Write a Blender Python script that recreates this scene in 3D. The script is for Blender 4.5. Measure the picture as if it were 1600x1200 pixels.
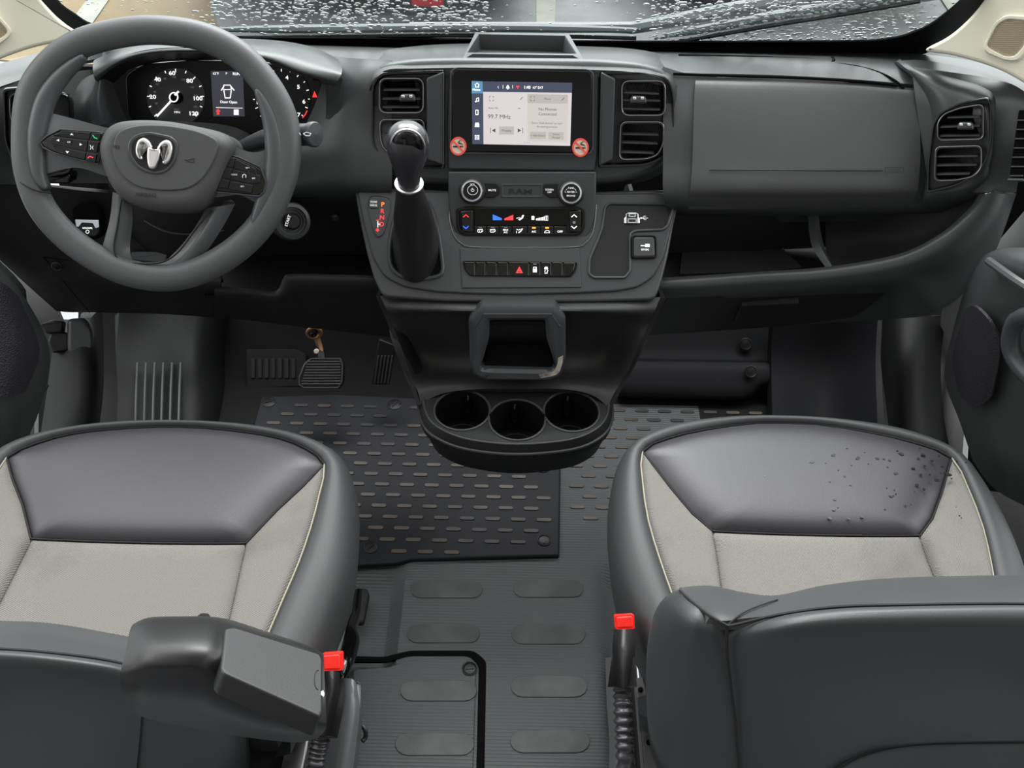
import bpy, bmesh, math, random
from mathutils import Vector, Matrix
random.seed(7)
for o in list(bpy.data.objects): bpy.data.objects.remove(o)
SC = bpy.context.scene
COL = SC.collection
V = Vector

# ------------------------------------------------------------------ camera
H, PITCH, ROLL, FOC = 1.5, math.radians(44), math.radians(1.2), 1500.0
CAMX = -0.006
_f = V((0, math.cos(PITCH), -math.sin(PITCH)))
_r0 = V((1, 0, 0)); _u0 = V((0, math.sin(PITCH), math.cos(PITCH)))
_r = _r0*math.cos(ROLL) + _u0*math.sin(ROLL)
_u = -_r0*math.sin(ROLL) + _u0*math.cos(ROLL)
CAM = V((CAMX, 0, H))
cd = bpy.data.cameras.new('camera'); cam = bpy.data.objects.new('camera', cd); COL.objects.link(cam)
cam.matrix_world = Matrix(((_r.x, _u.x, -_f.x, CAM.x), (_r.y, _u.y, -_f.y, CAM.y), (_r.z, _u.z, -_f.z, CAM.z), (0, 0, 0, 1)))
cd.sensor_fit = 'HORIZONTAL'; cd.sensor_width = 36; cd.lens = FOC/1600*36; cd.clip_start = 0.02; cd.clip_end = 200
SC.camera = cam

# ------------------------------------------------------------------ sky, exposure
SC.view_settings.view_transform = 'Standard'; SC.view_settings.look = 'None'
SC.view_settings.gamma = 1; SC.view_settings.use_curve_mapping = False
SC.view_settings.exposure = 0.30
w = bpy.data.worlds.new('overcast_sky'); SC.world = w; w.use_nodes = True
nt = w.node_tree; nt.nodes.clear()
out = nt.nodes.new('ShaderNodeOutputWorld'); bg = nt.nodes.new('ShaderNodeBackground')
tc = nt.nodes.new('ShaderNodeTexCoord'); dot = nt.nodes.new('ShaderNodeVectorMath'); dot.operation = 'DOT_PRODUCT'
dot.inputs[1].default_value = V((0, 0.80, 0.60))
mr = nt.nodes.new('ShaderNodeMapRange'); mr.inputs['From Min'].default_value = -1; mr.inputs['From Max'].default_value = 1
rp = nt.nodes.new('ShaderNodeValToRGB')
rp.color_ramp.elements[0].position = 0.08; rp.color_ramp.elements[0].color = (.05, .052, .055, 1)
rp.color_ramp.elements[1].position = 1.0; rp.color_ramp.elements[1].color = (1.0, 1.01, 1.02, 1)
for p_, c_ in ((.42, .19), (.60, .25), (.76, .42), (.88, .80)):
    e = rp.color_ramp.elements.new(p_); e.color = (c_*.99, c_, c_*1.01, 1)
nt.links.new(tc.outputs['Generated'], dot.inputs[0]); nt.links.new(dot.outputs['Value'], mr.inputs['Value'])
nt.links.new(mr.outputs['Result'], rp.inputs['Fac']); nt.links.new(rp.outputs['Color'], bg.inputs['Color'])
bg.inputs['Strength'].default_value = 3.7
nt.links.new(bg.outputs['Background'], out.inputs['Surface'])

def area(name, loc, target, size, power, sy=None, col=(1, 1, 1)):
    l = bpy.data.lights.new(name, 'AREA'); l.energy = power; l.size = size; l.color = col
    if sy: l.shape = 'RECTANGLE'; l.size_y = sy
    o = bpy.data.objects.new(name, l); COL.objects.link(o); o.location = loc
    o.rotation_euler = (V(target)-V(loc)).to_track_quat('-Z', 'Y').to_euler(); return o
area('daylight_windshield', (0.0, 2.9, 2.6), (0, 1.0, .6), 2.4, 95, 1.2)
area('daylight_side', (-2.2, .9, 1.7), (-.2, .9, .5), 1.2, 8, .9)
area('daylight_side', (2.2, .9, 1.7), (.2, .9, .5), 1.2, 10, .9)

# ------------------------------------------------------------------ measuring: a pixel of the 1600x1200 frame to a point at a known place
def ray(px, py): return _f + _r*((px-800)/FOC) - _u*((py-600)/FOC)
def atY(px, py, Y): d = ray(px, py); return CAM + d*(Y/d.y)
def atZ(px, py, z): d = ray(px, py); return CAM + d*((z-H)/d.z)
def atD(px, py, D): return CAM + ray(px, py)*D
class Pl:
    def __init__(s, px, py, Y, el, az=0, p=None):
        el, az = math.radians(el), math.radians(az)
        s.p = p if p is not None else atY(px, py, Y)
        s.n = V((math.sin(az)*math.cos(el), -math.cos(az)*math.cos(el), math.sin(el)))
        s.u = V((math.cos(az), math.sin(az), 0)); s.v = s.n.cross(s.u)
    def hit(s, px, py, h=0):
        d = ray(px, py); p = s.p + s.n*h
        return CAM + d*((p-CAM).dot(s.n)/d.dot(s.n))
    def uv(s, px, py):
        q = s.hit(px, py)-s.p; return (q.dot(s.u), q.dot(s.v))
    def W(s, u, v, h=0): return s.p + s.u*u + s.v*v + s.n*h
    def up(s, h): return Pl(0, 0, 0, 0, 0, p=s.p+s.n*h).cp(s)
    def cp(s, o): s.n, s.u, s.v = o.n, o.u, o.v; return s

# ------------------------------------------------------------------ materials
MATS = {}
def mat(name, col, rough=.5, metal=0, bs=0, bd=0, em=None, es=1, spec=.5, coat=0, var=0, vs=6, kind='noise', trans=0, ior=1.45, alpha=1, sheen=0, stain=None):
    if name in MATS: return MATS[name]
    m = bpy.data.materials.new(name); m.use_nodes = True; n = m.node_tree.nodes; L = m.node_tree.links
    b = n['Principled BSDF']; b.inputs['Base Color'].default_value = (*col, 1); b.inputs['Roughness'].default_value = rough
    b.inputs['Metallic'].default_value = metal; b.inputs['Specular IOR Level'].default_value = spec
    b.inputs['Coat Weight'].default_value = coat; b.inputs['Transmission Weight'].default_value = trans; b.inputs['IOR'].default_value = ior
    b.inputs['Alpha'].default_value = alpha; b.inputs['Sheen Weight'].default_value = sheen
    if em: b.inputs['Emission Color'].default_value = (*em, 1); b.inputs['Emission Strength'].default_value = es
    t = n.new('ShaderNodeTexCoord')
    if bs:
        if kind == 'noise': x = n.new('ShaderNodeTexNoise'); x.inputs['Scale'].default_value = bs; x.inputs['Detail'].default_value = 2; o_ = x.outputs['Fac']
        elif kind == 'weave':
            a = n.new('ShaderNodeTexWave'); a.inputs['Scale'].default_value = bs; a.bands_direction = 'X'
            c = n.new('ShaderNodeTexWave'); c.inputs['Scale'].default_value = bs*.9; c.bands_direction = 'Y'
            mp = n.new('ShaderNodeMapping'); mp.inputs['Rotation'].default_value = (0, 0, .5)
            L.new(t.outputs['Object'], mp.inputs['Vector']); L.new(mp.outputs['Vector'], a.inputs['Vector']); L.new(mp.outputs['Vector'], c.inputs['Vector'])
            x = n.new('ShaderNodeMath'); x.operation = 'MULTIPLY'; L.new(a.outputs['Fac'], x.inputs[0]); L.new(c.outputs['Fac'], x.inputs[1]); o_ = x.outputs[0]
        elif kind == 'brick':
            x = n.new('ShaderNodeTexBrick'); x.inputs['Scale'].default_value = bs; x.inputs['Mortar Size'].default_value = .012
            x.inputs['Color1'].default_value = (1, 1, 1, 1); x.inputs['Color2'].default_value = (1, 1, 1, 1); x.inputs['Mortar'].default_value = (0, 0, 0, 1); o_ = x.outputs['Color']
        elif kind == 'ribs':
            x = n.new('ShaderNodeTexWave'); x.inputs['Scale'].default_value = bs; x.bands_direction = 'Y'; x.inputs['Distortion'].default_value = .3
            L.new(t.outputs['Object'], x.inputs['Vector']); o_ = x.outputs['Fac']
        elif kind == 'voronoi': x = n.new('ShaderNodeTexVoronoi'); x.inputs['Scale'].default_value = bs; o_ = x.outputs['Distance']
        if kind in ('noise', 'brick', 'voronoi'): L.new(t.outputs['Object'], x.inputs['Vector'])
        bp = n.new('ShaderNodeBump'); bp.inputs['Strength'].default_value = bd; bp.inputs['Distance'].default_value = .0005 if kind == 'noise' and bs >= 300 else .001
        L.new(o_, bp.inputs['Height']); L.new(bp.outputs['Normal'], b.inputs['Normal'])
        if kind == 'weave':
            mx = n.new('ShaderNodeMix'); mx.data_type = 'RGBA'; L.new(o_, mx.inputs['Factor'])
            mx.inputs['A'].default_value = (*[c_*.62 for c_ in col], 1); mx.inputs['B'].default_value = (*[c_*1.3 for c_ in col], 1)
            so = n.new('ShaderNodeTexNoise'); so.inputs['Scale'].default_value = 7; so.inputs['Detail'].default_value = 6; L.new(t.outputs['Object'], so.inputs['Vector'])
            sr = n.new('ShaderNodeMapRange'); sr.inputs['From Min'].default_value = .5; sr.inputs['From Max'].default_value = .75; sr.inputs['To Min'].default_value = 1; sr.inputs['To Max'].default_value = .62
            L.new(so.outputs['Fac'], sr.inputs['Value']); m2 = n.new('ShaderNodeVectorMath'); m2.operation = 'SCALE'; L.new(mx.outputs['Result'], m2.inputs[0]); L.new(sr.outputs['Result'], m2.inputs['Scale'])
            L.new(m2.outputs['Vector'], b.inputs['Base Color'])
    if var:
        z = n.new('ShaderNodeTexNoise'); z.inputs['Scale'].default_value = vs; z.inputs['Detail'].default_value = 5; L.new(t.outputs['Object'], z.inputs['Vector'])
        r_ = n.new('ShaderNodeValToRGB'); r_.color_ramp.elements[0].position = .38; r_.color_ramp.elements[1].position = .68
        c2 = stain or [min(1, c_*(1+var)) for c_ in col]
        r_.color_ramp.elements[0].color = (*[c_*(1-var*.4) for c_ in col], 1); r_.color_ramp.elements[1].color = (*c2, 1)
        L.new(z.outputs['Fac'], r_.inputs['Fac']); L.new(r_.outputs['Color'], b.inputs['Base Color'])
    MATS[name] = m; return m
PLAS = mat('grained_dash_plastic', (.050, .053, .054), .34, bs=900, bd=.35, spec=.6)
PLAS2 = mat('smooth_satin_plastic', (.045, .047, .05), .36, bs=1200, bd=.15)
DARK = mat('dark_lower_plastic', (.017, .017, .018), .55, bs=900, bd=.4, spec=.3)
BLK = mat('black_plastic', (.008, .008, .009), .42, spec=.4)
VOID = mat('matt_black_cavity', (.003, .003, .0035), .9, spec=.1)
GLO = mat('gloss_black_trim', (.0035, .0035, .004), .10, spec=.5, coat=.3)
GLASSY = mat('gloss_screen_glass', (.003, .003, .004), .1, spec=.35)
CHR = mat('chrome', (.85, .84, .84), .12, 1)
SAT = mat('satin_silver', (.85, .87, .9), .3, 1)
STEEL = mat('brushed_steel', (.35, .35, .36), .3, 1)
RIMM = mat('wheel_rim_urethane', (.072, .074, .076), .42, bs=700, bd=.35)
SPOKE = mat('wheel_spoke_satin', (.066, .068, .071), .34, bs=900, bd=.15)
AIRB = mat('airbag_cover_grain', (.064, .065, .066), .5, bs=1000, bd=.6)
LEA = mat('dark_grey_vinyl', (.038, .036, .041), .38, bs=700, bd=.3, spec=.45)
LEAB = mat('border_grey_vinyl', (.036, .038, .039), .50, bs=700, bd=.3, spec=.45)
LEAD = mat('backrest_grey_vinyl', (.046, .048, .050), .42, bs=600, bd=.25, spec=.4)
FAB = mat('light_grey_woven_fabric', (.225, .217, .198), .85, bs=180, bd=.6, kind='weave', spec=.2)
SEAM = mat('dark_seam_thread', (.012, .011, .011), .8)
PALE = mat('pale_edge_piping', (.33, .31, .24), .8)
FOOT = mat('dark_trim_and_footwell_shade', (.006, .006, .0065), .7, spec=.2)  # near-black for dark trims; carries the footwell shade in its colour
LINR = mat('dark_liner_rubber', (.008, .0085, .010), .6, spec=.25)
MATR = mat('front_mat_rubber', (.009, .010, .0135), .6, bs=400, bd=.2, var=.35, vs=4, spec=.3)
PADM = mat('mat_tread_rubber', (.024, .025, .028), .5, var=1.5, vs=5, stain=(.10, .078, .055))
FLR = mat('ribbed_floor_rubber', (.072, .079, .080), .5, bs=52, bd=.8, kind='ribs', spec=.45)
FPAD = mat('smooth_tread_pad_rubber', (.052, .055, .054), .55, bs=250, bd=.4, var=.5, vs=14)
FSM = mat('smooth_floor_rubber', (.045, .05, .053), .42, bs=300, bd=.15)
CREAM = mat('cream_pillar_trim', (.80, .76, .62), .55, bs=900, bd=.2)
CREAM2 = mat('cream_speaker_mesh', (.50, .44, .31), .7)
BODY = mat('pale_painted_door_frame', (.26, .26, .265), .4)
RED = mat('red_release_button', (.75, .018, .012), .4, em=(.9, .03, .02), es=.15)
WHT = mat('white_print', (.75, .75, .75), .5, em=(1, 1, 1), es=.25)
LWHT = mat('lit_white_marking', (.5, .5, .5), .5, em=(1, 1, 1), es=.9)
DIMW = mat('dim_grey_marking', (.25, .25, .25), .5, em=(1, 1, 1), es=.08)
LRED = mat('lit_red_marking', (.5, .02, .02), .5, em=(1, .05, .06), es=.9)
LBLU = mat('lit_blue_marking', (.02, .08, .6), .5, em=(.03, .16, 1), es=1.0)
LAMB = mat('lit_amber_marking', (.6, .25, .02), .5, em=(1, .42, .03), es=1.1)
LGRN = mat('green_marking', (.02, .4, .15), .5, em=(.03, .6, .2), es=.4)
SCRW = mat('screen_page_white', (.02, .02, .02), .3, em=(.93, .86, .86), es=.62)
SCRW2 = mat('screen_page_cream', (.02, .02, .02), .3, em=(.90, .84, .79), es=.58)
SCRG = mat('screen_tile_grey', (.02, .02, .02), .3, em=(.66, .62, .58), es=.62)
SCRB = mat('screen_side_bar_navy', (.02, .02, .02), .3, em=(.05, .065, .11), es=.8)
SCRH = mat('screen_home_tile_blue', (.02, .02, .02), .3, em=(.10, .26, .42), es=.9)
SCRD = mat('screen_dark_text', (.02, .02, .02), .5, em=(.10, .09, .10), es=.5)
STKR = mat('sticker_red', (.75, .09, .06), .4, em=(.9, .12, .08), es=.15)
STKW = mat('sticker_cream', (.78, .62, .50), .4)
RUST = mat('brake_linkage_brass', (.35, .17, .08), .5, .6)
EMB = mat('debossed_lettering', (.014, .014, .015), .5)
CLUS = mat('cluster_face', (.012, .012, .014), .35, spec=.4)
CLG = mat('gauge_face_grey', (.085, .085, .09), .4)

# ------------------------------------------------------------------ object plumbing
def link(name, me, m=None, parent=None, smooth=True):
    o = bpy.data.objects.new(name, me); COL.objects.link(o)
    if m:
        for x in (m if isinstance(m, (list, tuple)) else [m]): me.materials.append(x)
    if parent: o.parent = parent
    return o
def tag(o, label, cat=None, group=None, kind=None):
    if label: o['label'] = label
    if cat: o['category'] = cat
    if group: o['group'] = group
    if kind: o['kind'] = kind
    return o
def thing(name, label, cat, group=None):
    o = bpy.data.objects.new(name, None); COL.objects.link(o); o.empty_display_size = .05
    return tag(o, label, cat, group)
def struct(o, label=None): o['kind'] = 'structure'; return tag(o, label)
def fin(name, bm, m, parent=None, smooth=True, ang=38):
    bmesh.ops.remove_doubles(bm, verts=bm.verts, dist=1e-6)
    bmesh.ops.recalc_face_normals(bm, faces=bm.faces)
    me = bpy.data.meshes.new(name)
    if smooth:
        ly = bm.faces.layers.int.get('cap')
        for f in bm.faces: f.smooth = not (ly and f[ly])
        for e_ in bm.edges:
            if len(e_.link_faces) == 2 and e_.calc_face_angle(0) > math.radians(ang): e_.smooth = False
    bm.to_mesh(me); bm.free()
    return link(name, me, m, parent)
def area2(p): return sum(p[i][0]*p[(i+1) % len(p)][1]-p[(i+1) % len(p)][0]*p[i][1] for i in range(len(p)))/2
def rpoly(p, r, n=4):
    if not isinstance(r, (list, tuple)) and r <= 0: return [tuple(q) for q in p]
    o_ = []; N = len(p); rs = r if isinstance(r, (list, tuple)) else [r]*N
    for i in range(N):
        a, b, c = V(p[i-1]), V(p[i]), V(p[(i+1) % N]); d1 = a-b; d2 = c-b
        k = min(rs[i], d1.length*.45, d2.length*.45)
        if k < 1e-6: o_.append(tuple(b)); continue
        s, t = b+d1.normalized()*k, b+d2.normalized()*k
        for j in range(n+1):
            q = j/n; o_.append(tuple(s*(1-q)**2+b*2*q*(1-q)+t*q*q))
    return o_
def inset(p, d):
    if d == 0: return list(p)
    s = 1 if area2(p) > 0 else -1; N = len(p); o_ = []
    for i in range(N):
        a, b, c = V(p[i-1]), V(p[i]), V(p[(i+1) % N])
        e1 = (b-a); e2 = (c-b)
        if e1.length < 1e-9: e1 = e2
        if e2.length < 1e-9: e2 = e1
        e1.normalize(); e2.normalize(); n1 = V((-e1.y, e1.x))*s; n2 = V((-e2.y, e2.x))*s
        m_ = n1+n2
        if m_.length < 1e-6: m_ = n1
        m_.normalize(); k = d/max(.5, m_.dot(n1)); o_.append(tuple(b+m_*k))
    return o_
def ringmesh(bm, rings, cap0=True, cap1=True, closed=True):
    bm.faces.layers.int.get('cap') or bm.faces.layers.int.new('cap')
    vs = [[bm.verts.new(p) for p in r] for r in rings]; N = len(vs[0])
    for a, b in zip(vs, vs[1:]):
        for i in range(N if closed else N-1):
            j = (i+1) % N
            try: bm.faces.new((a[i], a[j], b[j], b[i]))
            except ValueError: pass
    lay = bm.faces.layers.int.get('cap') or bm.faces.layers.int.new('cap')
    if cap0: bm.faces.new(vs[0])[lay] = 1
    if cap1: bm.faces.new(vs[-1])[lay] = 1
    return vs
def plate(name, pl, pix, m, parent=None, h=.003, d=0.0, bev=.001, r=0, uv=False, back=None, n=4, bm=None, h0=0):
    """raised slab: outline traced on plane pl, from h0-d up to h0+h"""
    tp_ = pl.up(h0+h); p = [tuple(q) for q in pix] if uv else [tp_.uv(*q) for q in pix]
    if not isinstance(r, (list, tuple)) and bev and r < bev*1.15: r = bev*1.15; n = 3
    p = rpoly(p, r, n); own = bm is None
    if own: bm = bmesh.new()
    t = h0+h; b = min(bev, h+d) if bev else 0
    bot = [pl.W(u, v, h0-d) for u, v in p]
    if back is not None: bot = [q+V(back) for q in bot]
    rings = [bot, [pl.W(u, v, t-b) for u, v in p]]
    if b:
        for k in (.35, .7, 1): a = k*math.pi/2; rings.append([pl.W(u, v, t-b+b*math.sin(a)) for u, v in inset(p, b*(1-math.cos(a)))])
    ringmesh(bm, rings)
    if own: return fin(name, bm, m, parent)
def frame(name, pl, outer, inner, m, parent=None, h=.004, d=.004, bev=.001, ro=0, ri=0, N=72, bm=None, uv=False):
    """ring shaped bezel between two outlines, both round their middle"""
    tp_ = pl.up(h); po = rpoly([tuple(q) if uv else tp_.uv(*q) for q in outer], ro); pi_ = rpoly([tuple(q) if uv else tp_.uv(*q) for q in inner], ri)
    cx = sum(q[0] for q in pi_)/len(pi_); cy = sum(q[1] for q in pi_)/len(pi_)
    def cast(poly, a):
        dx, dy = math.cos(a), math.sin(a); best = 0
        for i in range(len(poly)):
            x1, y1 = poly[i-1][0]-cx, poly[i-1][1]-cy; x2, y2 = poly[i][0]-cx, poly[i][1]-cy
            den = dx*(y2-y1)-dy*(x2-x1)
            if abs(den) < 1e-12: continue
            t = (x1*(y2-y1)-y1*(x2-x1))/den; s = (x1*dy-y1*dx)/den
            if t > 0 and -1e-6 <= s <= 1+1e-6: best = max(best, t)
        return (cx+dx*best, cy+dy*best)
    A = sorted(set([math.atan2(q[1]-cy, q[0]-cx) for q in pi_+po]))
    A2 = [A[0]]
    for a in A[1:]:
        if a-A2[-1] > .01: A2.append(a)
    O = [cast(po, a) for a in A2]; I = [cast(pi_, a) for a in A2]
    b = bev; own = bm is None
    if own: bm = bmesh.new()
    mixf = lambda t: [(o_[0]*(1-t)+i_[0]*t, o_[1]*(1-t)+i_[1]*t) for o_, i_ in zip(O, I)]
    rings = [[pl.W(u, v, -d) for u, v in O], [pl.W(u, v, h-b) for u, v in O], [pl.W(u, v, h) for u, v in mixf(.25)], [pl.W(u, v, h) for u, v in mixf(.75)],
             [pl.W(u, v, h-b) for u, v in I], [pl.W(u, v, -d) for u, v in I]]
    vs = ringmesh(bm, rings, False, False); N_ = len(O)
    for i in range(N_): bm.faces.new((vs[0][i], vs[-1][i], vs[-1][(i+1) % N_], vs[0][(i+1) % N_]))
    if own: return fin(name, bm, m, parent)
def cr(p0, p1, p2, p3, t):
    return .5*((2*p1)+(p2-p0)*t+(2*p0-5*p1+4*p2-p3)*t*t+(3*p1-p0-3*p2+p3)*t**3)
def spline(p, k=6, closed=False):
    p = [V(q) for q in p]; N = len(p); o_ = []
    for i in range(N if closed else N-1):
        g = (lambda j: p[j % N]) if closed else (lambda j: p[max(0, min(N-1, j))])
        for j in range(k): o_.append(cr(g(i-1), g(i), g(i+1), g(i+2), j/k))
    if not closed: o_.append(p[-1])
    return o_
def patch(name, rows, m, parent=None, k=5, kr=None, thick=.004, bm=None, ang=60):
    """smooth skin through a grid of 3D points, given a real thickness away from the viewer"""
    kr = kr or k
    R = [spline(r, k) for r in rows]; Cc = [spline([r[i] for r in R], kr) for i in range(len(R[0]))]
    own = bm is None
    if own: bm = bmesh.new()
    G = [[Cc[i][j] for i in range(len(Cc))] for j in range(len(Cc[0]))]; a, b = len(G), len(G[0])
    T = []
    for j in range(a):
        t = []
        for i in range(b):
            du = G[j][min(b-1, i+1)]-G[j][max(0, i-1)]; dv = G[min(a-1, j+1)][i]-G[max(0, j-1)][i]
            n = du.cross(dv)
            n = n.normalized() if n.length > 1e-12 else V((0, 0, 1))
            if n.dot(CAM-G[j][i]) < 0: n = -n
            t.append(n)
        T.append(t)
    F = [[bm.verts.new(q) for q in r] for r in G]; B = [[bm.verts.new(G[j][i]-T[j][i]*thick) for i in range(b)] for j in range(a)]
    for j in range(a-1):
        for i in range(b-1):
            bm.faces.new((F[j][i], F[j][i+1], F[j+1][i+1], F[j+1][i])); bm.faces.new((B[j][i], B[j+1][i], B[j+1][i+1], B[j][i+1]))
    for j in range(a-1):
        for i in (0, b-1): bm.faces.new((F[j][i], F[j+1][i], B[j+1][i], B[j][i]))
    for i in range(b-1):
        for j in (0, a-1): bm.faces.new((F[j][i], F[j][i+1], B[j][i+1], B[j][i]))
    if own: return fin(name, bm, m, parent, ang=ang)
def tube(name, pts, r, m, parent=None, n=10, k=0, closed=False, bm=None, flat=None):
    P = [V(p) for p in pts]
    if k: P = spline(P, k, closed)
    N = len(P); own = bm is None
    rs = r if isinstance(r, (list, tuple)) else [r]*N
    if len(rs) != N: rs = [rs[min(len(rs)-1, int(i/(N-1)*(len(rs)-1)))]*(1-((i/(N-1)*(len(rs)-1)) % 1))+rs[min(len(rs)-1, int(i/(N-1)*(len(rs)-1))+1)]*((i/(N-1)*(len(rs)-1)) % 1) for i in range(N)]
    if own: bm = bmesh.new()
    rings = []; ref = None
    for i in range(N):
        t = (P[(i+1) % N]-P[i-1]) if closed else (P[min(N-1, i+1)]-P[max(0, i-1)])
        t.normalize()
        if ref is None: ref = V((0, 0, 1)) if abs(t.z) < .9 else V((1, 0, 0))
        a = t.cross(ref).normalized(); b = a.cross(t).normalized(); ref = b
        rings.append([P[i]+(a*math.cos(q)+b*math.sin(q))*rs[i] for q in [2*math.pi*j/n for j in range(n)]])
    if closed: ringmesh(bm, rings+[rings[0]], False, False)
    else: ringmesh(bm, rings)
    if own: return fin(name, bm, m, parent)
def lathe(name, base, axis, prof, m, parent=None, n=28, sx=1, xdir=None, bm=None):
    """prof: list of (radius, height along axis)"""
    ax = V(axis).normalized(); x = V(xdir) if xdir else V((1, 0, 0)); x = (x-ax*x.dot(ax)).normalized(); y = ax.cross(x)
    own = bm is None
    if own: bm = bmesh.new()
    ringmesh(bm, [[V(base)+ax*h+(x*math.cos(2*math.pi*i/n)*sx+y*math.sin(2*math.pi*i/n))*r for i in range(n)] for r, h in prof])
    if own: return fin(name, bm, m, parent)
def box(name, c, s, m, parent=None, bev=.003, rot=None, bm=None):
    own = bm is None
    if own: bm = bmesh.new()
    b2 = bmesh.new(); bmesh.ops.create_cube(b2, size=1)
    for v_ in b2.verts: v_.co = V((v_.co.x*s[0], v_.co.y*s[1], v_.co.z*s[2]))
    if bev: bmesh.ops.bevel(b2, geom=list(b2.edges), offset=bev, segments=3, affect='EDGES', profile=.5)
    M = (rot if rot else Matrix.Identity(3))
    mp = {v_: bm.verts.new(M @ v_.co + V(c)) for v_ in b2.verts}
    for f in b2.faces: bm.faces.new([mp[v_] for v_ in f.verts])
    b2.free()
    if own: return fin(name, bm, m, parent)
def text(bm, pl, px, py, s, hp, h=.0006, th=.0003, align='CENTER', rot=0, sx=1, bold=0):
    """lettering s standing hp pixels high on plane pl, centred at the pixel"""
    c = bpy.data.curves.new('t', 'FONT'); c.body = s; c.align_x = align; c.align_y = 'CENTER'; c.offset = bold; c.resolution_u = 3
    o = bpy.data.objects.new('t', c); COL.objects.link(o)
    dg = bpy.context.evaluated_depsgraph_get(); dg.update()
    me = bpy.data.meshes.new_from_object(o.evaluated_get(dg))
    u0, v0 = pl.uv(px, py); sc = (V(pl.uv(px, py-hp))-V((u0, v0))).length/.7
    q = math.radians(rot); vs = []
    for v_ in me.vertices:
        x, y = v_.co.x*sc*sx, v_.co.y*sc
        vs.append(bm.verts.new(pl.W(u0+x*math.cos(q)-y*math.sin(q), v0+x*math.sin(q)+y*math.cos(q), h+th)))
    for f in me.polygons:
        try: bm.faces.new([vs[i] for i in f.vertices])
        except ValueError: pass
    bpy.data.objects.remove(o); bpy.data.curves.remove(c); bpy.data.meshes.remove(me)
def flat(bm, pl, pix, h=.0006, th=.0003, r=0):
    p = rpoly([pl.uv(*q) for q in pix], r)
    ringmesh(bm, [[pl.W(u, v, h) for u, v in p], [pl.W(u, v, h+th) for u, v in p]])
def line(bm, pl, pix, wpx, h=.0006, th=.0003, closed=False):
    """flat stroke on plane pl"""
    P = [V(pl.uv(*q)) for q in pix]; N = len(P); s = abs(pl.uv(pix[0][0]+1, pix[0][1])[0]-pl.uv(*pix[0])[0])*wpx/2
    if closed: P.append(P[0])
    for a, b in zip(P, P[1:]):
        d = b-a
        if d.length < 1e-9: continue
        d.normalize(); n = V((-d.y, d.x))*s; e_ = d*s*.5
        q = [a-e_+n, b+e_+n, b+e_-n, a-e_-n]
        ringmesh(bm, [[pl.W(x, y, h) for x, y in q], [pl.W(x, y, h+th) for x, y in q]])
def rect(x0, y0, x1, y1): return [(x0, y0), (x1, y0), (x1, y1), (x0, y1)]
def ell(cx, cy, rx, ry, n=28): return [(cx+rx*math.cos(2*math.pi*i/n), cy+ry*math.sin(2*math.pi*i/n)) for i in range(n)]
# ================================================================== OUTSIDE
GZ = -0.62
bm = bmesh.new(); bm.faces.new([bm.verts.new(p) for p in ((-14, 2.3, GZ), (14, 2.3, GZ), (14, 40, GZ), (-14, 40, GZ))])
ASPH = mat('wet_asphalt', (.26, .275, .28), .45, bs=60, bd=.8, var=.5, vs=2.5)
bm.verts.ensure_lookup_table()
struct(fin('ground', bm, ASPH), 'wet grey asphalt of the car park beyond the windscreen')
def gpoly(pix, z, m, name, lab, kind=None, cat=None):
    b = bmesh.new(); P = [atZ(x, y, z) for x, y in pix]
    ringmesh(b, [[p-V((0, 0, .004)) for p in P], P]); o = fin(name, b, m); tag(o, lab, cat, kind=kind); return o
TAN = mat('tan_concrete', (.33, .235, .12), .6, bs=40, bd=.5, var=.25, vs=2)
LINE = mat('faded_line_paint', (.55, .54, .48), .6, var=.15, vs=9)
gpoly([(60, -60), (400, -60), (330, 10), (345, 60), (200, 110), (-40, 90)], GZ+.006, TAN, 'concrete_pad', 'tan concrete slab of ground seen through the windscreen above the steering wheel', 'structure')
gpoly([(150, -20), (183, -20), (140, 42), (104, 42)], GZ+.011, LINE, 'parking_line', 'white painted parking line on the tan concrete at far left', None, 'parking line')
gpoly([(838, -25), (869, -25), (867, 36), (838, 36)], GZ+.006, LINE, 'parking_line', 'short cream parking line on grey asphalt between the two dark cars', None, 'parking line')
gpoly([(1462, -15), (1486, -15), (1512, 28), (1490, 28)], GZ+.006, LINE, 'parking_line', 'white parking line on asphalt beside the right windscreen pillar', None, 'parking line')
CARP = mat('dark_car_paint', (.018, .02, .024), .25, coat=.5)
CARG = mat('dark_car_glass', (.004, .004, .005), .05)
TAIL = mat('tail_lamp_red', (.5, .01, .02), .2)
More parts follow.
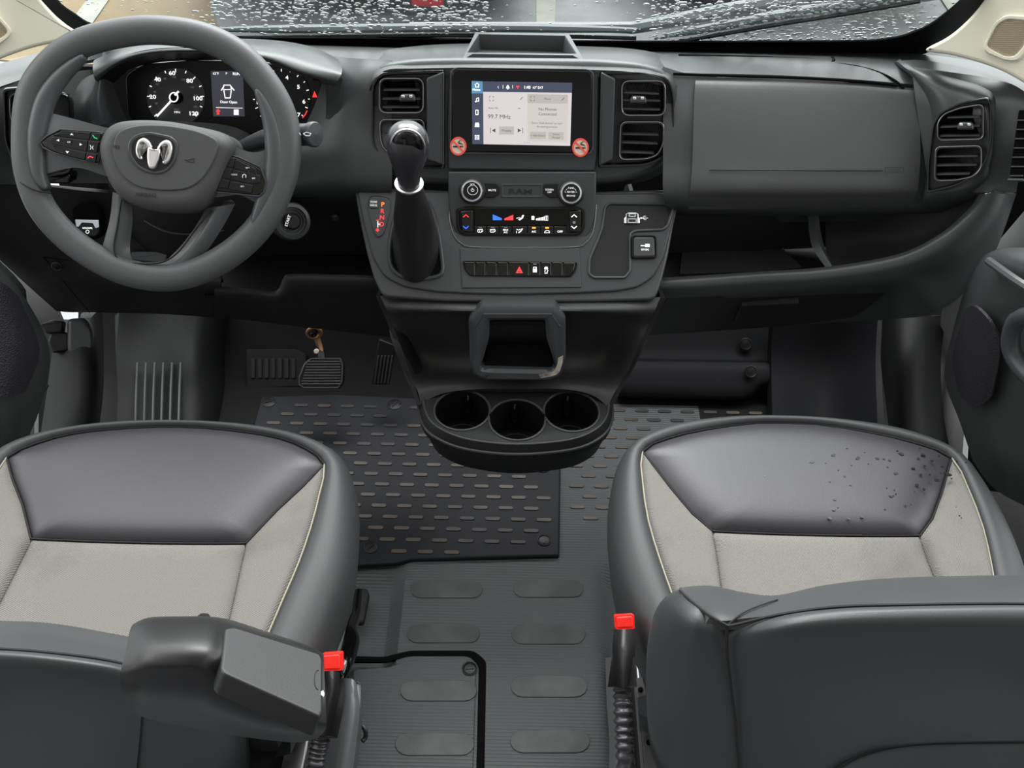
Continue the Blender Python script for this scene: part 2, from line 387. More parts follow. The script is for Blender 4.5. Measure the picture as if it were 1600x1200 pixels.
def car(px, py, lab, lampx):
    root = thing('parked_car', lab, 'car', None); root.location = atZ(px, py, GZ); 
    def ring(y, w_, z0, z1, r):
        p = rpoly([(-w_, z0), (w_, z0), (w_, z1), (-w_, z1)], r, 4); return [V((a, y, b_)) for a, b_ in p]
    b = bmesh.new(); ringmesh(b, [ring(0, .70, .28, .55, .08), ring(.04, .84, .2, .72, .12), ring(.25, .9, .17, .95, .14), ring(1.2, .92, .17, .98, .15), ring(3.6, .9, .17, .9, .15), ring(4.3, .8, .22, .7, .15)])
    fin('body', b, CARP, root)
    b = bmesh.new(); ringmesh(b, [ring(.3, .74, .9, 1.0, .05), ring(.75, .66, .9, 1.42, .12), ring(2.2, .66, .9, 1.45, .12), ring(3.1, .74, .85, .95, .04)])
    fin('window_glass', b, CARG, root)
    for sx in (-1, 1):
        for y in (.85, 3.5):
            lathe('wheel', (sx*.83, y, .32), (sx, 0, 0), [(.0, -.1), (.30, -.1), (.33, -.06), (.33, .07), (.22, .09), (.0, .07)], BLK, root)
        box('tail_light', (sx*.72, .10, .68), (.3, .14, .16), TAIL, root, .03)
    if lampx:
        q = atY(lampx, -3, root.location.y-.03)-root.location; box('reflector', q, (.16, .06, .07), TAIL, root, .015)
    box('bumper', (0, .02, .38), (1.5, .16, .16), BLK, root, .04)
    return root
car(545, 42, 'dark parked car beyond the left half of the windscreen, red lamp showing', 668)
car(1250, 34, 'dark parked car beyond the right half of the windscreen behind raindrops', 0)

# ================================================================== WINDSCREEN
def glp(px, py, off=0):
    d = ray(px, py); lo, hi = .5, 3.0
    g = lambda s: (lambda q: q.y - (1.68-off-.13*(q.x/.9)**2-(q.z-.73)*1.0))(CAM+d*s)
    for _ in range(40):
        m_ = (lo+hi)/2
        if g(m_) > 0: hi = m_
        else: lo = m_
    return CAM+d*lo
GLS = bpy.data.materials.new('windscreen_glass'); GLS.use_nodes = True
n_ = GLS.node_tree.nodes; l_ = GLS.node_tree.links; n_.clear()
o1 = n_.new('ShaderNodeOutputMaterial'); t1 = n_.new('ShaderNodeBsdfTransparent'); g1 = n_.new('ShaderNodeBsdfGlossy'); g1.inputs['Roughness'].default_value = .02
f1 = n_.new('ShaderNodeFresnel'); f1.inputs['IOR'].default_value = 1.3; m1 = n_.new('ShaderNodeMixShader'); t1.inputs['Color'].default_value = (.9, .93, .92, 1)
gm = n_.new('ShaderNodeNewGeometry'); mm = n_.new('ShaderNodeMath'); mm.operation='MULTIPLY_ADD'; mm.inputs[1].default_value=-1; mm.inputs[2].default_value=1; mk = n_.new('ShaderNodeMath'); mk.operation='MULTIPLY'; l_.new(gm.outputs['Backfacing'], mm.inputs[0]); l_.new(mm.outputs[0], mk.inputs[0]); l_.new(f1.outputs[0], mk.inputs[1]); l_.new(mk.outputs[0], m1.inputs[0]); l_.new(t1.outputs[0], m1.inputs[1]); l_.new(g1.outputs[0], m1.inputs[2]); l_.new(m1.outputs[0], o1.inputs['Surface'])
rows = [[glp(x, y0+dy) for x, y0 in ((-120, 120), (0, 95), (100, 80), (300, 74), (500, 72), (800, 76), (1100, 80), (1300, 84), (1430, 92), (1560, 120), (1720, 160))] for dy in (0, -40, -90, -170)]
struct(patch('window_1', rows, GLS, None, 3, thick=.005), 'curved windscreen glass spotted with rain')
FRIT = mat('black_glass_border', (.004, .004, .004), .5, spec=.2)
outp = [(20, -60), (60, 0), (96, 32), (128, 54), (200, 74), (350, 76), (530, 76), (700, 80), (900, 84), (1100, 86), (1300, 87), (1400, 87), (1445, 84), (1484, 60), (1520, 28), (1548, -10), (1580, -60)]
inp = [(52, -60), (88, 0), (118, 24), (147, 40), (210, 50), (350, 58), (530, 60), (700, 62), (900, 65), (1100, 66), (1300, 65), (1385, 62), (1440, 46), (1474, 24), (1500, 2), (1518, -18), (1550, -60)]
b = bmesh.new(); o_ = spline([glp(x, y, .004) for x, y in outp], 4); i_ = spline([glp(x, y, .004) for x, y in inp], 4)
ringmesh(b, [o_, i_, [q+V((0, .002, .002)) for q in i_], [q+V((0, .002, .002)) for q in o_]], False, False, closed=False)
struct(fin('trim_1', b, FRIT), 'black border band along the foot and corners of the windscreen')
# rain drops lying on the outer face
DROP = mat('sky_white_rain', (.95, .96, .97), .25, spec=.8)  # white base colour stands in for sky light refracted by the drops
b = bmesh.new(); rnd = random.Random(3)
def dens(x, y):
    if x < 90 or x > 1525: return 0
    if x < 300: return .10 if y > 20 else .16
    if x < 330: return .25
    if x < 765: return 1.0 if y < 34 else .35
    if x < 985: return .10
    if x < 1020: return .3
    if x < 1440: return 1.0
    return .25
cnt = 0
while cnt < 2500:
    x = rnd.uniform(80, 1540); y = rnd.uniform(-12, 68); 
    if rnd.random() > dens(x, y): continue
    c = glp(x, y, -.006); up = V((0, -1, 1)).normalized(); nn = V((0, -1, -1)).normalized(); rt = V((1, 0, 0))
    R_ = min(.0042, max(.0008, rnd.lognormvariate(-6.22, .40))); el_ = rnd.uniform(1.1, 1.9)
    if dens(x, y) < .2: R_ *= .6
    an = rnd.uniform(-.3, .3); a = rt*math.cos(an)+up*math.sin(an); b2 = -rt*math.sin(an)+up*math.cos(an)
    ringmesh(b, [[c+(a*math.cos(q)*el_+b2*math.sin(q))*R_*s_+nn*R_*hh for q in [math.pi/3*j for j in range(6)]] for s_, hh in ((1, 0), (.75, -.35), (.25, -.5))])
    cnt += 1
tag(fin('raindrop', b, DROP, ang=180), 'scattered raindrops clinging to the outside of the windscreen', 'rain', kind='stuff')
WIP = mat('wiper_grey', (.13, .15, .16), .4); 
def wiper(lab, blade, arm, wd):
    r_ = thing('windscreen_wiper', lab, 'wiper', 'windscreen wipers')
    P = [glp(x, y, -.022) for x, y in blade]
    tube('blade_spine', P, [.004]+[.008]*4+[.004], WIP, r_, 8, 4); tube('rubber_blade', [p+V((0, -.006, -.012)) for p in P], .0035, BLK, r_, 6, 4)
    tube('wiper_arm', [glp(x, y, -.04) for x, y in arm], wd, WIP, r_, 8, 4)
wiper('long flat wiper resting along the windscreen foot left of centre', [(345, 46), (500, 45), (700, 43), (850, 44), (995, 47)], [(1400, -25), (1180, 8), (1010, 40), (960, 43), (780, 41), (640, 40)], [.012, .012, .011, .008, .006])
wiper('wiper raised obliquely across the right half of the windscreen', [(1040, 56), (1120, 42), (1220, 24), (1330, 6), (1440, -14)], [(1530, -30), (1450, -15), (1330, 4), (1240, 20), (1180, 30)], [.016, .016, .014, .010, .008])

# ================================================================== SETTING: floor, walls, pillars
ovx = lambda px, py, z=0: atZ(px, py, z)
XL0, XR0 = atZ(610, 1040, 0).x, atZ(950, 1040, 0).x
def fz(X, Y):
    s = lambda t: 0 if t < 0 else 1 if t > 1 else t*t*(3-2*t)
    z = 0.0
    k = 1-s((Y-1.0)/.09)             # the step beside the seats fades out ahead of them
    z -= .028*s((XL0+.012-X)/.028)*k
    z -= .028*s((X-XR0+.01)/.03)*k*1.0
    z += .0
    return z
NX, NY = 150, 110
b = bmesh.new(); X0, X1, Y0, Y1 = -.98, .98, .28, 1.80
gv = [[b.verts.new((X0+(X1-X0)*i/NX, Y0+(Y1-Y0)*j/NY, fz(X0+(X1-X0)*i/NX, Y0+(Y1-Y0)*j/NY))) for i in range(NX+1)] for j in range(NY+1)]
for j in range(NY):
    for i in range(NX): b.faces.new((gv[j][i], gv[j][i+1], gv[j+1][i+1], gv[j+1][i]))
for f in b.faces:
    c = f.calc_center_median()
    if c.y > 1.5 or (c.x < -.40 and c.y > 1.05) or (c.x > .40 and c.y > 1.05): f.material_index = 1  # floor ahead of and beside the mats blackened to give footwell shade
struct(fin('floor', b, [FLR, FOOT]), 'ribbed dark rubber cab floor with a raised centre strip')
b = bmesh.new()
PF = Pl(0, 0, 0, 90, 0, p=V((0, 1, 0))); PF.n = V((0, 0, 1)); PF.u = V((1, 0, 0)); PF.v = V((0, 1, 0))
def stad(x0, y0, x1, y1, n=7):
    cy, r = (y0+y1)/2, (y1-y0)/2; o_ = []
    for i in range(n+1): a = math.pi/2+math.pi*i/n; o_.append((x0+r*1.15+r*1.15*math.cos(a), cy-r*math.sin(a)))
    for i in range(n+1): a = -math.pi/2+math.pi*i/n; o_.append((x1-r*1.15+r*1.15*math.cos(a), cy-r*math.sin(a)))
    return o_
for q in ((641, 907, 754, 934), (802, 906, 912, 933), (635, 975, 750, 1004), (799, 975, 915, 1006), (798, 1056, 918, 1089), (797, 1140, 922, 1176), (796, 1232, 926, 1270)):
    plate('', PF, stad(*q), None, h=.0018, bev=.0008, bm=b)
ft = tag(fin('floor_tread', b, FPAD), 'oval anti-slip pads moulded into the centre strip of the cab floor', 'floor pad', kind='structure')
# access hatch in floor, with fastener
hatch = thing('floor_access_cover', 'ribbed rubber access cover set in the floor beside the driver seat', 'floor cover')
b = bmesh.new()
frame('', PF, [(535, 1024), (600, 1026), (640, 1016), (740, 1016), (760, 1032), (756, 1260), (530, 1260)], [(545, 1034), (605, 1034), (640, 1025), (733, 1025), (748, 1040), (743, 1250), (540, 1250)], None, h=.0012, d=.004, ro=.01, ri=.01, bm=b)
fin('groove_rim', b, VOID, hatch)
plate('cover_panel', PF, [(552, 1046), (608, 1042), (640, 1030), (728, 1030), (744, 1046), (738, 1246), (545, 1246)], FLR, hatch, h=.004, bev=.002, r=.008)
b = bmesh.new()
for q in ((625, 1063, 745, 1095), (617, 1145, 741, 1180)): plate('', PF, stad(*q), None, h=.0018, h0=.004, bev=.0008, bm=b)
fin('tread_pad', b, FPAD, hatch)
def fastener(pl, px, py, rp, parent, h=.004, m=BLK, slot=0, name='fastener'):
    u, v = pl.uv(px, py); c = pl.W(u, v, h); r = abs(pl.uv(px+rp, py)[0]-u)
    b = bmesh.new(); lathe('', c, pl.n, [(r, -.001), (r, .0015), (r*.85, .0022), (r*.72, .0008), (r*.6, .0012), (0.0001, .0014)], None, bm=b)
    a = math.radians(slot); s_ = r*.55; ux = pl.u*math.cos(a)+pl.v*math.sin(a); uy = -pl.u*math.sin(a)+pl.v*math.cos(a)
    ringmesh(b, [[c+ux*s_*i+uy*s_*.16*j+pl.n*k for i, j in ((-1, -1), (1, -1), (1, 1), (-1, 1))] for k in (.001, .0028)])
    return fin(name, b, m, parent)
fastener(PF, 734, 1047, 12, hatch, .004, BLK, 5)
# front rubber mat
fm = thing('front_floor_mat', 'black rubber mat with small oval treads in front of the driver seat', 'floor mat')
def fmz(px, py): return 0
mo = [(408, 619), (520, 615), (665, 622), (760, 700), (876, 728), (874, 868), (640, 874), (618, 880), (540, 884), (330, 884), (380, 720)]
plate('mat_sheet', PF, mo, MATR, fm, h=.009, bev=.004, r=.006)
b = bmesh.new(); rnd = random.Random(5); PM = PF.up(.009)
y = 637.0; row = 0
MP = [PM.uv(*q) for q in mo]
def inside(u, v, poly):
    c = False
    for i in range(len(poly)):
        x1, y1 = poly[i-1]; x2, y2 = poly[i]
        if (y1 > v) != (y2 > v) and u < (x2-x1)*(v-y1)/(y2-y1)+x1: c = not c
    return c
v0 = PM.uv(640, 637)[1]; u00 = PM.uv(470, 637)[0]
DV, DU, LW, LH = .0272, .050, .030, .0088
for k in range(18):
    vv = v0-k*DV
    for i in range(-8, 14):
        uu = u00+(i+.5*(k % 2)+.0)*DU
        if all(inside(uu+a, vv+c, MP) for a in (-.022, .022) for c in (-.012, .012)):
            near = min((V((uu, vv))-V(PM.uv(*q))).length for q in ((421, 633), (617, 637), (580, 860), (850, 849), (848, 735)))
            if near < .034: continue
            st = [(-LW/2+LH/2+LH/2*math.cos(a), LH/2*math.sin(a)) for a in [math.pi/2+math.pi*j/5 for j in range(6)]]+[(LW/2-LH/2+LH/2*math.cos(a), LH/2*math.sin(a)) for a in [-math.pi/2+math.pi*j/5 for j in range(6)]]
            plate('', PM, [(uu+x, vv+y_) for x, y_ in st], None, uv=True, h=.0016, bev=.0008, bm=b)
fin('tread_pad', b, PADM, fm)
for q, s in (((421, 633), 20), ((617, 637), 60), ((580, 860), 50), ((850, 849), 90), ((848, 735), 45)): fastener(PF, *q, 11, fm, .009, BLK, s)
# tread pads of the passenger side floor
b = bmesh.new(); v0 = PF.uv(900, 640)[1]; u0 = PF.uv(885, 640)[0]
poly = [PF.uv(*q) for q in ((884, 625), (1180, 625), (1190, 660), (960, 860), (880, 860))]
for k in range(12):
    for i in range(0, 9):
        uu, vv = u0+(i+.5*(k % 2)+.3)*DU, v0-k*DV
        if inside(uu, vv, poly):
            st = [(-LW/2+LH/2+LH/2*math.cos(a), LH/2*math.sin(a)) for a in [math.pi/2+math.pi*j/5 for j in range(6)]]+[(LW/2-LH/2+LH/2*math.cos(a), LH/2*math.sin(a)) for a in [-math.pi/2+math.pi*j/5 for j in range(6)]]
            plate('', PF, [(uu+x, vv+y_) for x, y_ in st], None, uv=True, h=.0018, bev=.0008, bm=b)
tag(fin('floor_tread', b, PADM), 'small oval treads moulded in the floor ahead of the passenger seat', 'floor pad', kind='structure')

# front bulkhead and toe board
b = bmesh.new()
rows = [[V((x, y, z)) for x in (-1.0, -.6, -.2, .2, .6, 1.0)] for y, z in ((1.50, -.02), (1.62, .03), (1.74, .16), (1.79, .35), (1.79, .62))]
struct(patch('wall_front', rows, FOOT, None, 4, thick=.01), 'dark toe board closing the footwells under the dashboard')
# passenger foot ledge with two fasteners
led = thing('footwell_liner', 'dark moulded rubber liner ledge with two fasteners ahead of the passenger floor', 'floor liner')
rows = [[atZ(965, 622, .005), atZ(1060, 624, .005), atZ(1160, 626, .005), atZ(1190, 612, .005), atZ(1212, 612, .005)],
        [atY(968, 612, 1.50), atY(1060, 615, 1.50), atY(1158, 618, 1.50), atY(1186, 601, 1.52), atY(1209, 601, 1.52)],
        [atY(980, 565, 1.56), atY(1060, 566, 1.56), atY(1160, 567, 1.56), atY(1190, 567, 1.56), atY(1207, 568, 1.56)],
        [atY(985, 558, 1.585), atY(1060, 560, 1.585), atY(1160, 562, 1.585), atY(1190, 562, 1.585), atY(1207, 563, 1.585)],
        [atY(1000, 500, 1.66), atY(1060, 500, 1.66), atY(1160, 500, 1.66), atY(1190, 500, 1.66), atY(1212, 500, 1.66)]]
patch('liner_sheet', rows, LINR, led, 3, thick=.02)
for (px, py, Y) in ((1165, 538, 1.607), (1173, 581, 1.535)): fastener(Pl(px, py, Y, 50), px, py, 10, led, .002, BLK, 30)
rows = [[atY(x, 492, y_) for x, y_ in ((1208, 1.60), (1290, 1.61), (1372, 1.56))], [atY(x, 570, y_) for x, y_ in ((1205, 1.55), (1290, 1.56), (1368, 1.49))], [atY(x, 680, y_) for x, y_ in ((1208, 1.40), (1290, 1.42), (1372, 1.34))]]
struct(patch('wall_right', rows, LINR, None, 5, thick=.02), 'smooth dark side panel of the passenger footwell')
KICK = mat('sill_plastic', (.008, .0085, .009), .6, spec=.28)
def sill(name, rows, lab, scr):
    o = thing(name, lab, 'sill'); patch('sill_cover', [[atY(*p) for p in r] for r in rows], KICK, o, 5, thick=.03)
    if scr: fastener(Pl(*scr, 55), scr[0], scr[1], 7, o, .003, BLK, 40)
    return o
sill('door_sill_trim', [[(1380, 498, 1.50), (1400, 498, 1.44), (1440, 495, 1.42), (1478, 492, 1.44)], [(1376, 560, 1.46), (1402, 560, 1.36), (1440, 565, 1.34), (1470, 570, 1.37)], [(1384, 630, 1.36), (1408, 640, 1.27), (1445, 650, 1.25), (1476, 660, 1.28)], [(1395, 720, 1.22), (1415, 730, 1.16), (1455, 740, 1.14), (1496, 750, 1.16)]], 'dark door sill trim with a round clip beside the passenger footwell', (1440, 573, 1.345))
sill('door_sill_trim', [[(82, 545, 1.36), (110, 540, 1.34), (148, 490, 1.42), (160, 490, 1.5)], [(72, 620, 1.26), (105, 620, 1.24), (150, 600, 1.28), (162, 600, 1.4)], [(60, 700, 1.16), (95, 700, 1.14), (140, 690, 1.18), (152, 690, 1.3)]], 'dark door sill trim beside the driver footrest at far left', None)
# driver footwell left: footrest bulge with ribs
fr = thing('driver_footrest', 'dark moulded footrest with upright ribs at the left of the driver footwell', 'footrest')
rows = [[(186, 488, 1.60), (240, 488, 1.64), (300, 488, 1.62), (345, 488, 1.66), (362, 488, 1.69)],
        [(182, 560, 1.50), (240, 560, 1.52), (300, 560, 1.50), (345, 560, 1.58), (364, 560, 1.68)],
        [(184, 620, 1.42), (240, 620, 1.43), (300, 620, 1.42), (345, 620, 1.48), (362, 620, 1.58)],
        [(180, 700, 1.30), (240, 700, 1.31), (300, 700, 1.30), (340, 700, 1.36), (360, 700, 1.46)]]
patch('footrest_shell', [[atY(*p) for p in r] for r in rows], KICK, fr, 5, thick=.02)
for i in range(6):
    x = 213+i*13.5; tube('rib', [atY(x+2, 567, 1.49), atY(x, 612, 1.425), atY(x-2, 690, 1.30)], .0032, FSM, fr, 6, 4)
# ribbed heel plate beside the brake
hp = thing('heel_plate', 'small dark ribbed plastic heel plate left of the brake pedal', 'heel plate')
PH = Pl(430, 580, 1.56, 52)
plate('plate_shell', PH, [(384, 545), (462, 545), (478, 552), (480, 604), (384, 607)], LINR, hp, h=.006, d=.02, bev=.003, r=.004)
for i in range(7): plate('rib', PH.up(.006), rect(392+i*10.5, 560, 398.5+i*10.5, 591), DARK, hp, h=.003, bev=.0012, r=.002)

# cream pillars with speaker grilles
def pillar(nm, pl, outline, lab, fo, gi, lab2):
    struct(plate(nm, pl, outline, CREAM, None, h=.02, d=.03, bev=.005, r=.02), lab)
    s = thing('pillar_speaker', lab2, 'speaker', 'speakers on the windscreen pillars')
    q = pl.up(.021); frame('speaker_surround', q, fo, gi, CREAM, s, h=.006, d=.002, bev=.003, ro=.012, ri=.008)
    plate('speaker_grille', q, gi, CREAM2, s, h=.002, bev=.001, r=.008)
    b = bmesh.new()
    ys = [p[1] for p in gi]; xs = [p[0] for p in gi]; gp = [q.uv(*p) for p in inset([tuple(map(float, p)) for p in gi], 2)]
    yy = min(ys)
    while yy < max(ys):
        segs = [x for x in range(int(min(xs)), int(max(xs))) if inside(*q.uv(x, yy), gp)]
        if len(segs) > 3: line(b, q, [(segs[0], yy), (segs[-1], yy)], .9, h=.002, th=.001)
        yy += 3.0
    fin('grille_slat', b, mat('grille_shade_tan', (.33, .28, .18), .7), s)
pillar('trim_2', Pl(1540, 60, 1.37, 22, -32), [(1590, -80), (1552, -20), (1520, 24), (1484, 57), (1436, 80), (1480, 84), (1530, 97), (1570, 112), (1604, 132), (1720, 200), (1720, -80)],
       'cream plastic trim over the right windscreen pillar', [(1533, 80), (1552, 36), (1572, 22), (1625, 26), (1612, 70), (1590, 97), (1570, 95)], [(1540, 72), (1558, 38), (1574, 30), (1612, 34), (1598, 74), (1584, 88), (1570, 88)], 'cream slotted speaker set in the right pillar trim')
pillar('trim_3', Pl(60, 40, 1.37, 22, 32), [(-120, -80), (15, -80), (55, -10), (96, 34), (134, 57), (100, 64), (50, 74), (0, 92), (-120, 150)],
       'cream plastic trim over the left windscreen pillar', [(-60, 0), (-10, 14), (22, 50), (4, 68), (-50, 90)], [(-55, 8), (-12, 22), (14, 50), (0, 60), (-50, 80)], 'cream slotted speaker set in the left pillar trim')
b = bmesh.new(); box('', (0, -.35, 1.93), (2.1, 2.2, .04), None, bev=.01, bm=b); struct(fin('ceiling', b, CREAM), 'cream headliner over the seats')
# painted body frame strips beside the dash ends
struct(patch('trim_4', [[atY(*p) for p in r] for r in ([(-60, 250, 1.45), (0, 372, 1.42), (50, 440, 1.42), (100, 500, 1.44), (100, 640, 1.40)], [(-120, 300, 1.40), (-40, 400, 1.36), (10, 470, 1.36), (56, 540, 1.38), (60, 690, 1.32)])], BODY, None, 4, thick=.01), 'pale painted door opening edge at the left of the dashboard')
struct(patch('trim_5', [[atY(*p) for p in r] for r in ([(1600, 330, 1.36), (1540, 400, 1.38), (1478, 468, 1.41), (1468, 530, 1.42), (1462, 600, 1.38), (1470, 760, 1.20)], [(1640, 330, 1.30), (1610, 400, 1.30), (1580, 470, 1.32), (1545, 530, 1.36), (1515, 600, 1.32), (1500, 760, 1.12)])], BODY, None, 4, thick=.01), 'pale painted door opening edge at the right of the dashboard')
b = bmesh.new(); box('', (1.22, .8, -.05), (.5, 1.9, .1), None, bev=.01, bm=b); struct(fin('trim_6', b, FOOT), 'dark sill step on the right')
b = bmesh.new(); box('', (-1.22, .8, -.05), (.5, 1.9, .1), None, bev=.01, bm=b); struct(fin('trim_7', b, FOOT), 'dark sill step on the left')
struct(patch('trim_8', [[atY(*p) for p in r] for r in ([(1588, 150, 1.40), (1700, 160, 1.36), (1850, 170, 1.30)], [(1575, 300, 1.40), (1700, 300, 1.36), (1850, 300, 1.30)], [(1545, 400, 1.44), (1700, 420, 1.36), (1850, 420, 1.30)], [(1480, 520, 1.46), (1700, 560, 1.30), (1850, 560, 1.25)], [(1470, 760, 1.26), (1700, 780, 1.1), (1850, 780, 1.1)])], FOOT, None, 3, thick=.02), 'black door seal area beyond the right end of the dashboard')
# doors
DMESH = mat('door_speaker_mesh', (.022, .020, .024), .5, bs=420, bd=.8, kind='voronoi')
def door(nm, body, grille, lab, extra=None):
    d = bpy.data.objects.new(nm, None); COL.objects.link(d); struct(d, lab)
    patch('door_panel', [[atY(*p) for p in r] for r in body], PLAS, d, 5, thick=.008)
    patch('speaker_mesh', [[atY(*p) for p in r] for r in grille], DMESH, d, 4, thick=.004)
    return d
dr = door('door_2', [[(1535, 400, 1.20), (1565, 388, 1.10), (1620, 388, 1.02), (1700, 400, .95)],
               [(1512, 440, 1.24), (1548, 410, 1.08), (1620, 430, .98), (1700, 460, .92)],
               [(1488, 520, 1.24), (1525, 500, 1.08), (1590, 520, 1.00), (1700, 560, .92)],
               [(1476, 590, 1.20), (1520, 610, 1.06), (1580, 640, .98), (1700, 680, .90)],
               [(1500, 660, 1.10), (1530, 690, 1.02), (1580, 720, .95), (1700, 760, .88)],
               [(1520, 720, 1.04), (1550, 760, .98), (1600, 790, .92), (1700, 830, .86)]],
         [[(1508, 484, 1.10), (1522, 478, 1.06), (1545, 500, 1.02), (1562, 530, 1.00)], [(1488, 560, 1.14), (1510, 560, 1.06), (1540, 565, 1.01), (1560, 570, .995)], [(1500, 620, 1.08), (1512, 628, 1.04), (1530, 636, 1.01), (1548, 620, .995)]], 'dark grained passenger door trim with speaker mesh at the right edge')
tube('door_pull', [atY(1640, 490, .90), atY(1590, 500, .96), atY(1580, 545, .96), atY(1610, 590, .92), atY(1660, 610, .88)], .012, PLAS2, dr, 10, 5)
tube('armrest_edge', [atY(1545, 408, 1.06), atY(1590, 440, .98), atY(1640, 470, .93)], .006, PLAS, dr, 8, 4)
dl = door('door_1', [[(-120, 330, 1.10), (-60, 360, 1.14), (-20, 400, 1.17), (0, 420, 1.20)],
               [(-120, 450, 1.06), (-50, 450, 1.10), (20, 450, 1.16), (42, 470, 1.24)],
               [(-120, 540, 1.02), (-40, 540, 1.06), (45, 540, 1.12), (78, 550, 1.20)],
               [(-120, 640, .98), (-40, 640, 1.00), (30, 630, 1.06), (62, 640, 1.14)],
               [(-120, 740, .94), (-50, 740, .97), (0, 720, 1.0), (35, 700, 1.08)]],
         [[(-60, 430, 1.10), (0, 440, 1.13), (28, 462, 1.16)], [(-60, 530, 1.055), (20, 540, 1.085), (62, 545, 1.13)], [(-60, 620, 1.005), (0, 622, 1.03), (40, 612, 1.07)]], 'dark driver door trim with speaker mesh at the left edge')
tube('door_strap', [atY(50, 690, 1.1), atY(30, 660, 1.12), atY(70, 600, 1.2)], .008, PLAS2, dl, 8, 4)
# door check strap housing
ch = thing('door_check_housing', 'black door check bracket on the left door opening beside the footrest', 'door check')
plate('housing', Pl(125, 530, 1.36, 40, 20), [(104, 498), (132, 496), (143, 515), (145, 540), (140, 560), (120, 556), (104, 550)], PLAS2, ch, h=.02, d=.03, bev=.008, r=.006)
plate('bracket_arm', Pl(90, 530, 1.35, 40, 20), [(80, 515), (106, 520), (106, 548), (82, 552), (74, 535)], BLK, ch, h=.012, d=.02, bev=.004, r=.004)
plate('rubber_cap', Pl(80, 510, 1.36, 40, 20), [(60, 505), (80, 500), (98, 502), (96, 520), (72, 522)], BLK, ch, h=.014, d=.02, bev=.004, r=.004)
# ================================================================== DASHBOARD
dash = thing('dashboard', 'wide dark grey grained dashboard spanning the van cab under the windscreen', 'dashboard')
def G(rows): return [[atY(*p) for p in r] for r in rows]
xs = [-90, 40, 150, 350, 540, 700, 900, 1060, 1200, 1320, 1430, 1530, 1610, 1700]
r0 = [atY(x, y, Y) for x, y, Y in zip(xs, [128, 88, 66, 66, 72, 76, 79, 81, 82, 83, 84, 98, 130, 175], [1.34, 1.47, 1.54, 1.60, 1.63, 1.64, 1.64, 1.63, 1.61, 1.58, 1.54, 1.47, 1.38, 1.28])]
r1 = [atY(x, y, Y) for x, y, Y in zip(xs, [150, 105, 80, 72, 80, 84, 88, 90, 94, 98, 104, 116, 146, 190], [1.30, 1.42, 1.49, 1.56, 1.54, 1.55, 1.55, 1.53, 1.51, 1.49, 1.46, 1.41, 1.34, 1.25])]
r2 = [atY(x, y, Y) for x, y, Y in zip(xs, [168, 122, 92, 75, 92, 104, 110, 114, 117, 123, 132, 140, 164, 205], [1.28, 1.39, 1.46, 1.53, 1.49, 1.47, 1.46, 1.44, 1.435, 1.425, 1.41, 1.38, 1.32, 1.24])]
patch('top_pad', [r0, r1, r2], PLAS, dash, 4, thick=.005)
# crease line along the passenger side of the top pad
b = bmesh.new(); tube('', [p+V((0, -.001, .001)) for p in [atY(1060, 87.5, 1.553), atY(1130, 89, 1.55), atY(1210, 91.5, 1.542), atY(1275, 95, 1.522), atY(1292, 101, 1.50), atY(1302, 96, 1.505), atY(1300, 90, 1.54)]], .0028, None, n=6, k=5, bm=b)
fin('pad_crease', b, VOID, dash)
# raised storage lid strip above the airbag panel
b = bmesh.new(); tube('', G([[(1052, 115.5, 1.434), (1150, 119, 1.432), (1250, 122, 1.426), (1350, 128, 1.414), (1402, 134, 1.404)]])[0], .0022, None, n=6, k=5, bm=b)
tube('', G([[(1302, 99, 1.493), (1340, 104, 1.473), (1375, 114, 1.446), (1400, 127, 1.416), (1412, 138, 1.40)]])[0], .0018, None, n=6, k=5, bm=b)
fin('lid_gap', b, VOID, dash)
# face of the dash behind the airbag door, right
patch('passenger_fascia', G([[(1036, 104, 1.447), (1100, 119, 1.437), (1250, 125, 1.425), (1350, 131, 1.415), (1450, 140, 1.40)],
     [(1036, 180, 1.39), (1100, 180, 1.385), (1250, 182, 1.38), (1350, 184, 1.375), (1450, 186, 1.37)],
     [(1036, 250, 1.345), (1100, 250, 1.34), (1250, 250, 1.335), (1350, 250, 1.33), (1450, 250, 1.33)],
     [(1036, 300, 1.315), (1100, 300, 1.31), (1250, 300, 1.308), (1350, 300, 1.308), (1450, 300, 1.31)],
     [(1040, 326, 1.33), (1100, 330, 1.325), (1250, 334, 1.325), (1350, 333, 1.325), (1450, 330, 1.325)],
     [(1045, 338, 1.40), (1100, 338, 1.40), (1250, 337, 1.40), (1350, 336, 1.40), (1450, 336, 1.40)]]), PLAS, dash, 5, thick=.01)
ab = patch('airbag_door', G([[(1088, 125, 1.428), (1150, 126.5, 1.424), (1250, 129, 1.416), (1350, 134, 1.408), (1428, 141, 1.397)],
     [(1086, 133, 1.41), (1150, 134, 1.405), (1250, 137, 1.40), (1350, 142, 1.392), (1430, 150, 1.385)],
     [(1084, 180, 1.376), (1150, 180, 1.37), (1250, 182, 1.365), (1350, 184, 1.36), (1437, 188, 1.358)],
     [(1082, 250, 1.332), (1150, 250, 1.325), (1250, 250, 1.32), (1350, 250, 1.318), (1438, 250, 1.32)],
     [(1079, 293, 1.308), (1150, 293, 1.298), (1250, 293, 1.295), (1350, 293, 1.295), (1434, 293, 1.30)],
     [(1077, 310, 1.31), (1150, 310, 1.303), (1250, 310, 1.30), (1350, 309, 1.30), (1430, 308, 1.305)],
     [(1076, 327, 1.318), (1150, 327, 1.316), (1250, 325, 1.314), (1350, 323, 1.314), (1426, 321, 1.314)]]), AIRB, dash, 6, thick=.007)
b = bmesh.new()
tube('', [atY(x, y, Y) for x, y, Y in [(1108, 265.5, 1.316), (1200, 266, 1.307), (1300, 266.5, 1.304), (1379, 266.5, 1.305)]], .0011, None, n=6, k=5, bm=b)
